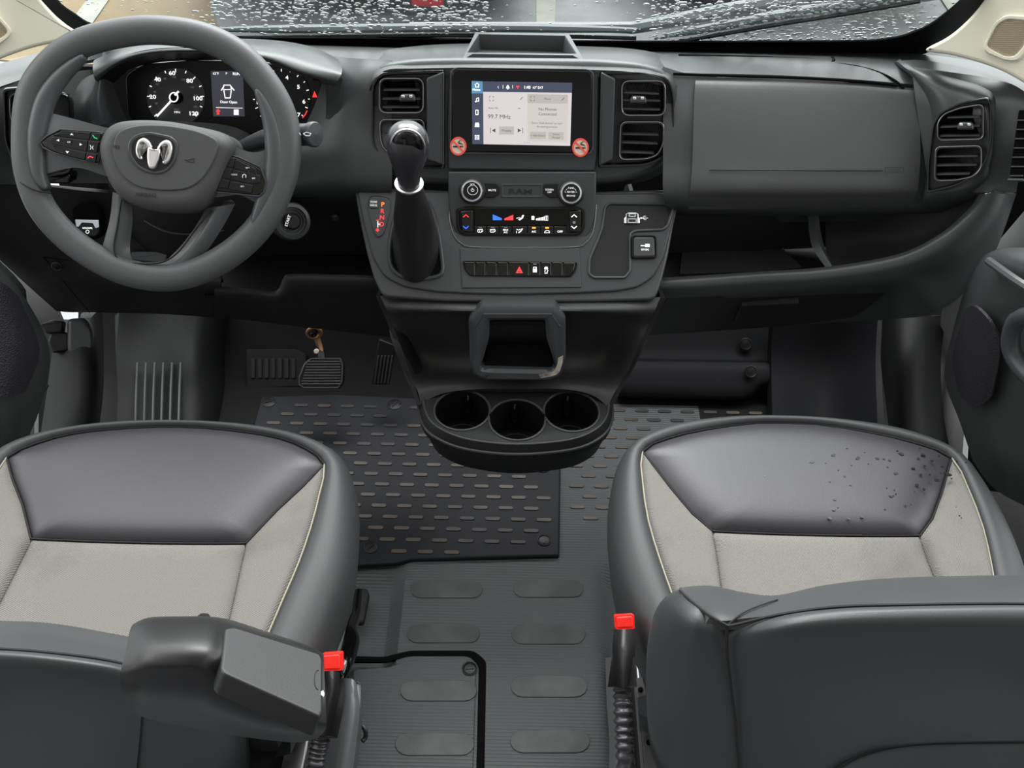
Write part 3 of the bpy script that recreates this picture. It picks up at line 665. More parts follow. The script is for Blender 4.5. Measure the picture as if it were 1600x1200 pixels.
PA = Pl(1397, 266, 1.3035, 33)
line(b, PA, [(1383, 262), (1411, 262), (1412, 269), (1383, 269)], .9, closed=True); text(b, PA, 1397.5, 265.6, 'AIRBAG', 3.2, sx=1.25)
fin('airbag_mark', b, EMB, dash)
# open shelf under the airbag door
patch('shelf_back', G([[(1030, 322, 1.39), (1150, 322, 1.40), (1300, 322, 1.41), (1420, 322, 1.40), (1560, 300, 1.33)], [(1035, 396, 1.375), (1150, 392, 1.385), (1300, 384, 1.39), (1420, 376, 1.37), (1545, 340, 1.30)]]), BLK, dash, 4, thick=.01)
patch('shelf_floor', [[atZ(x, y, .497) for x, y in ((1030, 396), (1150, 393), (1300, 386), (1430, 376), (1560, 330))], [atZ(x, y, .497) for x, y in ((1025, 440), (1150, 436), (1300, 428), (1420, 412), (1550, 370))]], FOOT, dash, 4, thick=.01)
SHM = mat('shelf_mat_ribbed', (.03, .03, .034), .45, bs=260, bd=1, kind='voronoi')
patch('shelf_liner', [[atZ(x, y, .500) for x, y in ((1066, 394), (1150, 391), (1222, 387))], [atZ(x, y, .500) for x, y in ((1062, 428), (1170, 424), (1254, 418))]], SHM, dash, 3, thick=.002)
patch('shelf_divider', [[atY(1262, 322, 1.36), atY(1264, 360, 1.345), atY(1270, 388, 1.325), atY(1290, 418, 1.285)], [atY(1272, 322, 1.35), atY(1276, 360, 1.335), atY(1284, 388, 1.315), atY(1300, 416, 1.282)]], PLAS, dash, 4, thick=.010)
patch('shelf_pocket', G([[(1290, 326, 1.372), (1360, 326, 1.37), (1440, 330, 1.35), (1530, 300, 1.31)], [(1290, 370, 1.368), (1360, 372, 1.36), (1440, 365, 1.33), (1510, 335, 1.30)], [(1292, 418, 1.33), (1360, 408, 1.32), (1430, 392, 1.31), (1490, 360, 1.295)]]), DARK, dash, 4, thick=.004)
# sweeping lower fascia, right
patch('lower_fascia', G([[(1030, 434, 1.285), (1100, 430, 1.28), (1190, 424, 1.275), (1290, 417, 1.27), (1400, 398, 1.265), (1465, 368, 1.262), (1510, 330, 1.262), (1531, 303, 1.265)],
     [(1030, 440, 1.272), (1100, 436, 1.267), (1190, 430, 1.262), (1290, 423, 1.257), (1402, 405, 1.252), (1470, 375, 1.25), (1518, 335, 1.25), (1540, 303, 1.252)],
     [(1029, 455, 1.265), (1100, 452, 1.26), (1190, 447, 1.256), (1290, 440, 1.25), (1410, 422, 1.245), (1488, 388, 1.243), (1538, 340, 1.243), (1558, 303, 1.245)],
     [(1022, 478, 1.285), (1090, 474, 1.28), (1190, 468, 1.275), (1300, 460, 1.272), (1418, 448, 1.268), (1502, 412, 1.265), (1556, 350, 1.26), (1575, 303, 1.262)],
     [(1005, 528, 1.39), (1080, 520, 1.39), (1190, 512, 1.39), (1300, 504, 1.39), (1400, 498, 1.39), (1478, 480, 1.37), (1546, 410, 1.33), (1588, 303, 1.31)]]), PLAS, dash, 5, thick=.012)
gb = patch('lower_glovebox_lid', G([[(1042, 468, 1.268), (1120, 463, 1.264), (1250, 453, 1.26), (1390, 444, 1.262)], [(1030, 484, 1.295), (1120, 482, 1.29), (1250, 474, 1.286), (1378, 462, 1.284)], [(1018, 508, 1.345), (1120, 503, 1.34), (1250, 496, 1.338), (1352, 484, 1.334)], [(1010, 524, 1.38), (1120, 517, 1.372), (1240, 508, 1.37), (1330, 496, 1.366)]]), mat('lid_plastic', (.020, .020, .022), .5, bs=900, bd=.4, spec=.35), dash, 5, thick=.006)
PG = Pl(1195, 480, 1.286, -30)
pl_ = plate('lid_latch', PG, [(1158, 478), (1249, 474), (1243, 484), (1234, 500), (1146, 505)], DARK, gb, h=.006, d=.02, bev=.003, r=.004)
# outer right end block
patch('right_end_fascia', G([[(1425, 104, 1.43), (1480, 112, 1.40), (1545, 122, 1.37), (1590, 136, 1.33), (1640, 175, 1.27)],
     [(1430, 150, 1.38), (1480, 160, 1.355), (1550, 160, 1.325), (1590, 168, 1.30), (1618, 200, 1.27)],
     [(1440, 220, 1.34), (1490, 220, 1.32), (1555, 220, 1.29), (1585, 225, 1.275), (1604, 240, 1.26)],
     [(1450, 280, 1.31), (1500, 280, 1.30), (1555, 280, 1.275), (1580, 280, 1.265), (1592, 280, 1.26)],
     [(1460, 301, 1.31), (1500, 301, 1.30), (1540, 301, 1.272), (1572, 301, 1.262), (1588, 301, 1.262)]]), PLAS, dash, 5, thick=.012)
# left side
patch('left_fascia', G([[(-90, 166, 1.27), (0, 134, 1.36), (70, 120, 1.40), (130, 110, 1.43), (165, 108, 1.44)],
     [(-90, 220, 1.24), (0, 200, 1.32), (70, 200, 1.35), (130, 200, 1.37), (165, 200, 1.40)],
     [(-90, 286, 1.22), (0, 286, 1.29), (60, 286, 1.32), (130, 286, 1.34), (180, 286, 1.35)]]), PLAS, dash, 5, thick=.012)
patch('left_lower_fascia', G([[(-70, 288, 1.215), (0, 288, 1.285), (60, 290, 1.315), (150, 300, 1.335), (250, 305, 1.345), (345, 305, 1.35)],
     [(-50, 330, 1.22), (10, 340, 1.275), (70, 340, 1.30), (150, 345, 1.325), (250, 350, 1.33), (345, 350, 1.34)],
     [(-25, 380, 1.25), (40, 400, 1.28), (100, 402, 1.295), (160, 404, 1.305), (250, 408, 1.31), (345, 415, 1.31)],
     [(20, 425, 1.31), (60, 440, 1.305), (110, 445, 1.30), (170, 450, 1.30), (250, 450, 1.29), (345, 449, 1.28)],
     [(88, 486, 1.40), (110, 488, 1.40), (140, 488, 1.39), (190, 489, 1.39), (260, 491, 1.39), (345, 497, 1.39)]]), DARK, dash, 5, thick=.012)
patch('driver_lower_lip', G([[(335, 447, 1.285), (390, 451, 1.28), (425, 455, 1.278), (436, 450, 1.278), (443, 434, 1.28), (455, 428, 1.28), (520, 429, 1.28), (585, 431, 1.28), (615, 440, 1.28)],
     [(335, 455, 1.272), (390, 459, 1.268), (426, 463, 1.266), (440, 458, 1.266), (450, 443, 1.268), (460, 438, 1.268), (520, 439, 1.268), (590, 441, 1.268), (615, 450, 1.268)],
     [(335, 470, 1.29), (390, 474, 1.285), (428, 478, 1.28), (445, 474, 1.28), (460, 468, 1.28), (475, 466, 1.28), (530, 466, 1.28), (595, 466, 1.28), (620, 470, 1.28)],
     [(335, 496, 1.39), (385, 500, 1.39), (425, 505, 1.39), (450, 508, 1.39), (470, 511, 1.39), (500, 514, 1.39), (550, 520, 1.39), (610, 527, 1.39), (630, 530, 1.39)]]), DARK, dash, 4, thick=.012)
patch('driver_recess_back', G([[(320, 285, 1.40), (450, 285, 1.40), (600, 285, 1.40)], [(320, 400, 1.42), (450, 400, 1.42), (610, 400, 1.42)]]), DARK, dash, 4, thick=.006)
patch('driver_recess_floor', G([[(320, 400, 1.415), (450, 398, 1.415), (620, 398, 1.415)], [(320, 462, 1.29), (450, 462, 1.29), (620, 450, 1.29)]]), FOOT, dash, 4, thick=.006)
patch('column_fascia', G([[(500, 84, 1.50), (540, 90, 1.48), (570, 92, 1.46), (612, 94, 1.45)],
     [(505, 120, 1.45), (540, 125, 1.43), (570, 125, 1.42), (612, 125, 1.42)],
     [(480, 190, 1.41), (530, 190, 1.385), (570, 190, 1.385), (612, 190, 1.385)],
     [(440, 240, 1.385), (520, 250, 1.352), (570, 250, 1.35), (612, 250, 1.35)],
     [(430, 296, 1.36), (520, 298, 1.345), (570, 300, 1.34), (612, 300, 1.34)],
     [(430, 318, 1.40), (520, 318, 1.40), (570, 318, 1.40), (612, 318, 1.40)]]), PLAS, dash, 5, thick=.01)
patch('cluster_lower_fascia', G([[(150, 190, 1.425), (300, 202, 1.44), (440, 205, 1.43), (500, 200, 1.41)], [(150, 240, 1.39), (300, 250, 1.39), (440, 250, 1.385), (500, 250, 1.37)], [(150, 310, 1.37), (300, 310, 1.37), (440, 310, 1.37), (500, 310, 1.37)]]), BLK, dash, 4, thick=.006)
# seat of the small hatch at the lower left
PB = Pl(90, 410, 1.283, 15)
b = bmesh.new(); line(b, Pl(100, 420, 1.292, -8), [(140, 488), (68, 401), (110, 407)], 1.3); fin('hatch_seam', b, VOID, dash)
fastener(Pl(90, 415, 1.286, 8), 90, 415, 8, dash, .002, BLK, 20, 'screw_cap')
fastener(Pl(524, 339, 1.40, 8), 524, 339, 6, dash, .002, PLAS2, 20, 'screw_cap')
# --- instrument binnacle
hood = thing('instrument_binnacle', 'hooded binnacle around the gauges behind the steering wheel', 'instrument hood')
patch('hood_top', G([[(150, 92, 1.47), (200, 74, 1.50), (260, 64, 1.52), (340, 60, 1.53), (430, 63, 1.52), (490, 74, 1.50), (528, 92, 1.47)],
     [(146, 96, 1.43), (192, 76, 1.45), (252, 66, 1.46), (340, 63, 1.465), (430, 68, 1.46), (492, 82, 1.44), (534, 104, 1.41)],
     [(145, 106, 1.39), (190, 84, 1.40), (250, 71, 1.41), (340, 70, 1.41), (425, 78, 1.405), (488, 98, 1.39), (534, 114, 1.37)],
     [(147, 120, 1.375), (190, 93, 1.383), (248, 79, 1.387), (340, 79, 1.387), (415, 89, 1.382), (470, 110, 1.37), (528, 126, 1.36)],
     [(150, 127, 1.38), (191, 98, 1.388), (248, 84, 1.392), (340, 84, 1.392), (413, 94, 1.387), (466, 114, 1.375), (520, 132, 1.365)]]), PLAS, hood, 5, thick=.006)
patch('hood_lining', G([[(152, 127, 1.384), (191, 98, 1.392), (248, 84, 1.396), (340, 84, 1.396), (413, 94, 1.391), (466, 114, 1.379), (518, 132, 1.369)],
     [(178, 130, 1.45), (206, 108, 1.465), (252, 97, 1.475), (340, 94, 1.475), (418, 97, 1.475), (470, 110, 1.47), (505, 132, 1.45)]]), BLK, hood, 5, thick=.003)
patch('left_cheek', G([[(125, 128, 1.40), (140, 118, 1.405), (160, 114, 1.40), (176, 126, 1.45)], [(112, 160, 1.385), (135, 155, 1.37), (160, 152, 1.38), (184, 152, 1.45)], [(114, 195, 1.37), (140, 196, 1.355), (172, 198, 1.37), (202, 196, 1.45)], [(116, 240, 1.36), (145, 240, 1.35), (185, 240, 1.36), (225, 235, 1.44)]]), PLAS2, hood, 5, thick=.006)
patch('right_cheek', G([[(505, 136, 1.45), (520, 128, 1.40), (535, 122, 1.395)], [(500, 170, 1.44), (512, 175, 1.40), (528, 180, 1.395)], [(478, 205, 1.43), (495, 212, 1.39), (520, 225, 1.38)]]), PLAS2, hood, 4, thick=.006)
clu = thing('instrument_cluster', 'dark instrument cluster with a speedometer, tachometer and small door warning display', 'gauge cluster')
PC = Pl(350, 150, 1.455, 24)
plate('cluster_panel', PC, [(196, 118), (225, 100), (300, 94), (400, 97), (470, 108), (502, 124), (500, 160), (485, 190), (470, 208), (225, 208), (200, 180)], CLUS, clu, h=.002, d=.02, bev=.001, r=.01)
P1 = PC.up(.002)
sp = plate('speedometer_dial', P1, ell(274.5, 152, 46, 47, 40), CLG, clu, h=.002, bev=.001)
P2 = P1.up(.002); b = bmesh.new()
for s_, x, y in (('20', 239, 151.5), ('40', 246.5, 124.5), ('60', 269, 114.5), ('80', 296.5, 126.5), ('100', 309, 154), ('120', 302.5, 177.5)): text(b, P2, x, y, s_, 6, sx=1.25, bold=.02)
for i in range(13):
    a = math.radians(222-i*22.0); r1_, r2_ = 44, 41 if i % 2 else 39.5
    line(b, P2, [(274.5+r1_*math.cos(a), 152-r1_*math.sin(a)), (274.5+r2_*math.cos(a), 152-r2_*math.sin(a))], 1.3)
text(b, P2, 277, 175.5, 'MPH', 3.4)
fin('speed_numeral', b, LWHT, sp)
b = bmesh.new()
for s_, x, y in (('20', 244.5, 161.5), ('40', 242, 143.5), ('60', 246, 131.5), ('80', 258, 123), ('100', 272, 120.5), ('120', 286, 124.5), ('140', 300, 136.5), ('160', 306, 149), ('180', 305, 167)): text(b, P2, x, y, s_, 3.2)
text(b, P2, 276, 170.5, 'km/h', 2.6)
fin('small_numeral', b, DIMW, sp)
b = bmesh.new(); line(b, P2, [(269, 157), (247, 181)], 2.6, h=.004, th=.001); line(b, P2, [(275, 148), (280, 143)], 2.8, h=.004, th=.001)
frame('', P2.up(.004), ell(271, 152, 7.2, 8, 24), ell(271, 152, 5.6, 6.2, 24), None, h=.001, d=.001, bev=.0003, bm=b)
fin('speed_needle', b, LWHT, sp)
plate('needle_hub', P2, ell(275, 153, 10, 9.5, 24), VOID, sp, h=.003, bev=.001)
td = plate('tachometer_dial', P1, ell(440, 152, 46, 47, 40), CLUS, clu, h=.0015, bev=.0008)
b = bmesh.new(); 
for s_, x, y in (('1', 402, 160), ('3', 427, 113), ('4', 448.5, 121.5), ('5', 466.5, 136), ('6', 475, 159), ('7', 467, 179.5)): text(b, P2, x, y, s_, 6, sx=1.2, bold=.02)
for i in range(15):
    a = math.radians(222-i*18.8); line(b, P2, [(440+44*math.cos(a), 152-44*math.sin(a)), (440+(40.5 if i % 2 else 42)*math.cos(a), 152-(40.5 if i % 2 else 42)*math.sin(a))], 1.2)
fin('rev_numeral', b, LWHT, td)
b = bmesh.new(); line(b, P2, [(480, 173), (477, 179), (473, 184)], 1.6); fin('red_zone', b, LRED, td)
b = bmesh.new(); flat(b, P2, [(491.5, 142), (496, 152), (488, 152)]); fin('warning_light', b, LRED, clu)
dp = plate('driver_display', P1, [(329, 111), (379, 111), (382, 182), (333, 182)], mat('display_charcoal', (.02, .02, .024), .3, em=(.035, .035, .045), es=1), clu, h=.002, bev=.0006)
P3 = P2.up(.0006); b = bmesh.new()
text(b, P3, 337.5, 115, '62°F', 3.6, bold=.02); text(b, P3, 354, 115, 'P', 3.8); text(b, P3, 369.5, 115.5, 'RUN', 4, bold=.03)
line(b, P3, [(348, 139), (350, 133), (360, 133), (362, 139), (358, 140), (352, 140)], 1.3, closed=True)
line(b, P3, [(350, 141), (352, 153), (360, 153), (361.5, 141)], 1.5); line(b, P3, [(350, 135), (346, 141)], 1.6); line(b, P3, [(361, 135), (366, 141)], 1.6)
text(b, P3, 357.5, 159.5, 'Door Open', 4, bold=.02); line(b, P3, [(338, 168), (379, 169)], .8)
flat(b, P3, rect(365.5, 171, 373, 179.5)); fin('display_text', b, LWHT, dp)
b = bmesh.new(); flat(b, P3, [(337, 174), (341, 170), (345, 174), (343, 174), (343, 179), (339, 179), (339, 174)]); fin('door_warning_icon', b, LRED, dp)

# --- centre housing with vents and screen
cen = thing('centre_dash_housing', 'raised centre housing of the dashboard carrying two vent pairs and the touchscreen', 'dash housing')
PS = Pl(820, 108, 1.42, 24)
hump = [(590, 100), (640, 92), (700, 90), (930, 92), (1000, 97), (1040, 108), (1056, 140), (1057, 200), (1050, 240), (1030, 268), (985, 284), (930, 290), (700, 290), (640, 286), (605, 272), (588, 245), (580, 200), (577, 140)]
plate('housing_shell', PS, hump, PLAS, cen, h=-.004, d=.05, bev=.012, r=.02, back=(0, .08, -.045))
# soft top of the housing
patch('housing_top', G([[(561, 250, 1.44), (556, 185, 1.46), (560, 122, 1.49), (588, 84, 1.54), (650, 72, 1.60), (735, 68, 1.62), (820, 70, 1.62), (900, 72, 1.62), (985, 76, 1.60), (1038, 88, 1.55), (1066, 118, 1.50), (1072, 185, 1.46), (1066, 245, 1.44)],
     [(566, 250, 1.42), (562, 185, 1.435), (566, 126, 1.455), (593, 93, 1.49), (650, 84, 1.52), (735, 82, 1.53), (820, 84, 1.53), (900, 86, 1.53), (985, 90, 1.51), (1032, 101, 1.48), (1060, 124, 1.455), (1066, 185, 1.435), (1060, 243, 1.42)],
     [(572, 248, 1.395), (569, 185, 1.41), (573, 131, 1.425), (598, 103, 1.435), (650, 96, 1.445), (735, 95, 1.445), (820, 96, 1.445), (900, 98, 1.445), (985, 102, 1.44), (1026, 111, 1.43), (1054, 130, 1.42), (1060, 185, 1.405), (1054, 240, 1.39)],
     [(578, 246, 1.383), (575, 185, 1.40), (579, 134, 1.41), (602, 110, 1.41), (650, 107, 1.412), (735, 105.5, 1.414), (820, 106.5, 1.414), (900, 108, 1.414), (985, 112, 1.41), (1021, 118, 1.405), (1048, 134, 1.405), (1054, 185, 1.393), (1048, 237, 1.378)]]), PLAS, cen, 5, thick=.012)
# side cheeks of the vent pods below the vents
patch('housing_side', G([[(700, 262, 1.37), (640, 262, 1.372), (612, 250, 1.375), (590, 222, 1.385), (580, 180, 1.40), (577, 125, 1.425)], [(700, 292, 1.40), (635, 290, 1.40), (598, 272, 1.40), (574, 235, 1.41), (566, 185, 1.42), (566, 120, 1.44)]]), PLAS, cen, 5, thick=.01)
patch('housing_side', G([[(930, 262, 1.37), (990, 262, 1.372), (1022, 250, 1.375), (1046, 222, 1.385), (1054, 180, 1.40), (1056, 135, 1.42)], [(930, 290, 1.40), (990, 287, 1.40), (1035, 270, 1.40), (1058, 235, 1.41), (1066, 185, 1.42), (1067, 125, 1.44)]]), PLAS, cen, 5, thick=.01)
PSC = PS.up(.0)
plate('screen_surround', PSC, [(702, 106), (935, 110), (936, 120), (934, 240), (930, 268), (700, 265), (698, 200)], PLAS2, cen, h=.006, d=.02, bev=.003, r=.004)
# top tray
tray = thing('dash_top_tray', 'open rectangular tray in the dash top above the touchscreen', 'tray')
rim_o = [atY(721, 96, 1.44), atY(742, 52, 1.575), atY(890, 55, 1.575), atY(915, 99, 1.44)]
rim_i = [atY(732, 82, 1.478), atY(749, 55.5, 1.565), atY(882, 58, 1.565), atY(899, 84, 1.478)]
def lerp4(a, t=6):
    o_ = []
    for i in range(4):
        for j in range(t): o_.append(a[i].lerp(a[(i+1) % 4], j/t))
    return o_
O, I = lerp4(rim_o), lerp4(rim_i); b = bmesh.new(); dn = V((0, .0, -.05)); tr = sum(rim_i, V())/4
ringmesh(b, [[q+dn for q in O], O, [o_.lerp(i_, .15)+V((0, 0, .0025)) for o_, i_ in zip(O, I)], [o_.lerp(i_, .85)+V((0, 0, .002)) for o_, i_ in zip(O, I)], I, [tr+(q-tr)*.93+dn*.8 for q in I]], cap0=False)
fin('tray_shell', b, PLAS2, tray)
b = bmesh.new(); q = [rim_o[0].lerp(rim_i[0], t).lerp(rim_o[3].lerp(rim_i[3], t), s) for t, s in ((.22, .03), (.22, .97), (.62, .94), (.62, .06))]
ringmesh(b, [[p+V((0, 0, .001)) for p in q], [p+V((0, 0, .0034)) for p in q]]); fin('front_slot', b, VOID, tray)

# touchscreen
scr = thing('touchscreen', 'glossy black framed touchscreen showing a radio page in the dash centre', 'touchscreen')
PT = PS.up(.006)
plate('bezel_glass', PT, [(706, 107), (926, 110), (925, 240), (705, 238)], GLASSY, scr, h=.008, d=.003, bev=.0025, r=.012)
b = bmesh.new(); frame('', PT.up(.006), [(703.5, 104.5), (928.5, 107.5), (928, 242.5), (702, 240.5)], [(706.5, 107), (925.5, 110), (925, 240), (705, 238)], None, h=.0015, d=.006, bev=.0007, ro=.0135, ri=.012, bm=b); fin('bezel_rim', b, PLAS2, scr)
T = PT.up(.008)
dsp = plate('display_page', T, [(737, 127), (894, 129.5), (891, 228), (738, 225)], SCRW, scr, h=.0006, bev=.0002)
T1 = T.up(.0006)
b = bmesh.new(); flat(b, T1, [(737, 127), (894, 129.5), (893.8, 145), (755, 143.5), (755.5, 225.5), (738, 225)], h=.0001); fin('navigation_bar', b, SCRB, dsp)
b = bmesh.new(); flat(b, T1, [(737, 126.5), (754, 127), (754.5, 146), (737, 146)], h=.0005); fin('home_tile', b, SCRH, dsp)
b = bmesh.new(); flat(b, T1, [(824, 148), (888, 149), (887, 222), (824, 220.5)], h=.0002); fin('phone_tile', b, SCRW2, dsp)
b = bmesh.new(); flat(b, T1, [(824, 147), (887, 148), (887, 162), (824, 161)], h=.0006)
fin('phone_header', b, SCRG, dsp)
for q in (rect(828, 206, 853, 217), rect(857, 206.5, 881, 218), rect(780, 197.5, 803, 210)): b = bmesh.new(); flat(b, T1, q, h=.0006); fin('screen_button', b, SCRG, dsp)
b = bmesh.new()
text(b, T1, 744.5, 140, 'Home', 3.6, h=.001, bold=.02)
line(b, T1, [(742, 133), (745.5, 129.5), (749, 133)], 1.1, h=.001); line(b, T1, [(743, 133), (743, 136), (748, 136), (748, 133)], 1, h=.001)
flat(b, T1, [(747.5, 153), (748.5, 153), (748.5, 158), (747.5, 158)], h=.001); line(b, T1, [(744.5, 154), (748, 152.6)], 1.1, h=.001); line(b, T1, [(744.5, 154), (744.5, 158.6)], 1, h=.001)
flat(b, T1, ell(743.6, 158.6, 1.4, 1.1, 10), h=.001); flat(b, T1, ell(747.4, 157.8, 1.4, 1.1, 10), h=.001)
line(b, T1, [(743.3, 172), (747, 172), (747, 179), (743.3, 179)], 1.1, h=.001, closed=True)
flat(b, T1, [(743, 191.5), (748, 191.5), (749, 195), (749, 198.5), (742, 198.5), (742, 195)], h=.001)
for i in range(3):
    for j in range(3): flat(b, T1, rect(742+i*2.6, 211+j*2.6, 743.8+i*2.6, 212.8+j*2.6), h=.001)
text(b, T1, 778.5, 135.5, '‹', 6, h=.001); line(b, T1, [(786, 133), (786, 138)], .6, h=.001); line(b, T1, [(801, 133), (801, 138)], .6, h=.001)
flat(b, T1, [(790.5, 138), (792, 134), (793.5, 132.5), (795, 134), (796.5, 138)], h=.001); flat(b, T1, ell(793.5, 139, 1, .8, 8), h=.001)
text(b, T1, 823.5, 136.5, '1:40', 4.6, h=.001, bold=.015); text(b, T1, 840.5, 137, '63° EXT', 3.4, h=.001, bold=.01)
fin('status_text', b, LWHT, dsp)
b = bmesh.new(); flat(b, T1, [(806, 134), (812, 134), (809, 139)], h=.001); fin('no_signal_icon', b, LRED, dsp)
b = bmesh.new()
text(b, T1, 770.5, 169, 'Radio FM', 2.8, h=.001); text(b, T1, 780, 182.5, '99.7 MHz', 6.6, h=.001); text(b, T1, 791.5, 204, 'Presets', 3.6, h=.001)
text(b, T1, 855.5, 154.5, 'Phone', 3, h=.001); text(b, T1, 855.5, 170.8, 'No Phones', 4.6, h=.001, bold=-.0); text(b, T1, 855.5, 178.3, 'Connected', 4.6, h=.001)
text(b, T1, 854.5, 192.5, 'Select "Add devices" to start', 3, h=.001); text(b, T1, 854.5, 198, 'the pairing process', 3, h=.001)
text(b, T1, 840.5, 211.8, '+ Add Device', 2.9, h=.001); text(b, T1, 869, 210, 'Device', 2.7, h=.001); text(b, T1, 869, 215, 'Manager', 2.7, h=.001)
for x in (765, 829):
    for sx in (-1, 1):
        for sy in (-1, 1): line(b, T1, [(x+3+sx*3.2, 154+sy*1.4), (x+3+sx*3.2, 154+sy*3.3), (x+3+sx*1.3, 154+sy*3.3)], .6, h=.001)
line(b, T1, [(813, 155.5), (816.5, 151.8)], .9, h=.001); line(b, T1, [(878, 156.5), (881.5, 152.8)], .9, h=.001); line(b, T1, [(809.5, 168.7), (811, 170), (812.5, 168.7)], .7, h=.001)
flat(b, T1, [(774, 200.5), (774, 207), (768.5, 203.7)], h=.001); line(b, T1, [(766.5, 199.5), (766.5, 208)], .8, h=.001)
flat(b, T1, [(809, 200.5), (809, 207), (814.5, 203.7)], h=.001); line(b, T1, [(816.5, 199.5), (816.5, 208)], .8, h=.001)
for x in (820, 823.5, 827): flat(b, T1, ell(x, 222.5, .6, .6, 6), h=.001)
fin('page_text', b, SCRD, dsp)
# no smoking stickers
for i, (cx, cy, lb) in enumerate(((716, 228.5, 'round red no-smoking sticker at the lower left corner of the touchscreen'), (907, 230.5, 'round red no-smoking sticker at the lower right corner of the touchscreen'))):
    s_ = thing('no_smoking_sticker', lb, 'sticker', 'no-smoking stickers on the screen frame'); q = T.up(.0002)
    plate('sticker_disc', q, ell(cx, cy, 12.6, 14.2, 32), STKW, s_, h=.0005, bev=.0002)
    b = bmesh.new(); frame('', q.up(.0006), ell(cx, cy, 13, 14.6, 32), ell(cx, cy, 10.3, 11.6, 32), None, h=.0004, d=.0004, bev=.0001, bm=b)
    line(b, q, [(cx-8, cy-8.5), (cx+8.2, cy+8.5)], 2.6, h=.0014); fin('red_ring_and_slash', b, STKR, s_)
    b = bmesh.new(); flat(b, q, rect(cx-8, cy-.6, cx+5.5, cy+1.6), h=.0010); flat(b, q, rect(cx+6.2, cy-.6, cx+7.8, cy+1.6), h=.001)
    line(b, q, [(cx+7, cy-2), (cx+6, cy-4), (cx+2.5, cy-5), (cx+.8, cy-7), (cx+2.5, cy-9), (cx+5, cy-8.6)], .9, h=.001); line(b, q, [(cx+4.6, cy-3.6), (cx+1, cy-4.2), (cx-.4, cy-6.4)], .8, h=.001)
    fin('cigarette_symbol', b, EMB, s_)

# --- vents
EDGHL = mat('edge_highlight_grey', (.20, .20, .21), .22, .8)  # pale metal for tubes that stand in for highlights on gloss edges
def vent_cell(parent, pl, outl, slats, tab=None, r=.012):
    o_ = bpy.data.objects.new('vent_opening', None); COL.objects.link(o_); o_.parent = parent
    cx = sum(p[0] for p in outl)/len(outl); cy = sum(p[1] for p in outl)/len(outl)
    inn = [(cx+(x-cx)*.90, cy+(y-cy)*.87) for x, y in outl]
    frame('vent_frame', pl, outl, inn, GLO, o_, h=.003, d=.0125, bev=.002, ro=r, ri=r*.85)
    plate('vent_duct', pl, [(cx+(x-cx)*.94, cy+(y-cy)*.92) for x, y in outl], VOID, o_, h=-.0115, d=.0125, bev=0, r=r)
    for (xa, ya, xb, yb) in slats:
        P = [pl.hit(xa, ya, -.001), pl.hit(xb, yb, -.001)]; Q = [p-pl.n*.0095+pl.v*.002 for p in P]
        b = bmesh.new(); n2 = pl.v*.0012; ringmesh(b, [[P[0]-n2, P[1]-n2, P[1]+n2, P[0]+n2], [Q[0]-n2, Q[1]-n2, Q[1]+n2, Q[0]+n2]]); bmesh.ops.bevel(b, geom=list(b.edges), offset=.0006, segments=2, affect='EDGES')
        fin('slat', b, PLAS2, o_)
    tube('frame_edge_highlight', [pl.W(u, v, .0032) for u, v in rpoly([pl.up(.003).uv(cx+(x-cx)*.985, cy+(y-cy)*.98) for x, y in outl], r)], .0007, EDGHL, o_, 6, closed=True)  # highlight line of the vent frame, laid on as a tube
    if tab:
        x, y = tab; t_ = plate('slider_tab', pl, [(x-13, y-2), (x-10, y-8), (x+10, y-8), (x+13, y-2), (x+13, y+4), (x-13, y+4)], mat('vent_tab_satin', (.05, .05, .052), .25), o_, h=.008, d=.01, bev=.003, r=.003)
        b = bmesh.new(); plate('', pl.up(.007), [(x-9, y-6.5), (x-4, y-6.5), (x-3.4, y-2), (x-9, y-2)], None, h=.002, bev=.0008, bm=b); plate('', pl.up(.007), [(x+3.4, y-6.5), (x+8.4, y-6.5), (x+8.4, y-2), (x+3.4, y-2)], None, h=.002, bev=.0008, bm=b); fin('chrome_inlay', b, SAT, o_)
    return o_
def vent(lab, pl, outer, cells, rim_w=4, wedge=None, r=.03, base_in=.93, grp=None):
    t = thing('air_vent', lab, 'air vent', grp)
    plate('vent_base', pl, outer, mat('vent_base_satin_black', (.010, .010, .011), .3), t, h=.001, d=.01, bev=.0005, r=r)
    cx = sum(p[0] for p in outer)/len(outer); cy = sum(p[1] for p in outer)/len(outer)
    frame('outer_trim', pl, [(cx+(x-cx)*1.01, cy+(y-cy)*1.01) for x, y in outer], [(cx+(x-cx)*base_in, cy+(y-cy)*base_in) for x, y in outer], GLO, t, h=.015, d=.006, bev=.004, ro=r, ri=[q*.93 for q in r] if isinstance(r, list) else r*.93)
    for c in cells: vent_cell(t, pl.up(.0125), *c)
    if wedge: plate('side_wedge', pl.up(.004), wedge, PLAS2, t, h=.013, d=.0, bev=.003, r=.002)
    return t
PV = PS.up(-.003)
vent('left centre air vent pair half hidden behind the gear knob', PV, [(580, 112), (694, 109), (694, 264), (640, 264), (600, 252), (580, 225)],
     [([(592, 122), (662, 122), (662, 177), (592, 177)], [(599, 141, 656, 141), (597, 155, 657, 155), (597, 168, 656, 168)], (636, 155)),
      ([(593, 186), (663, 186), (664, 246), (628, 244), (600, 236), (593, 215)], [(600, 206, 657, 206), (600, 221, 657, 221), (604, 235, 656, 235)], None, .010)],
     wedge=[(694, 111), (666, 122), (667, 250), (694, 259)], r=[.03, .003, .003, .02, .02, .03])
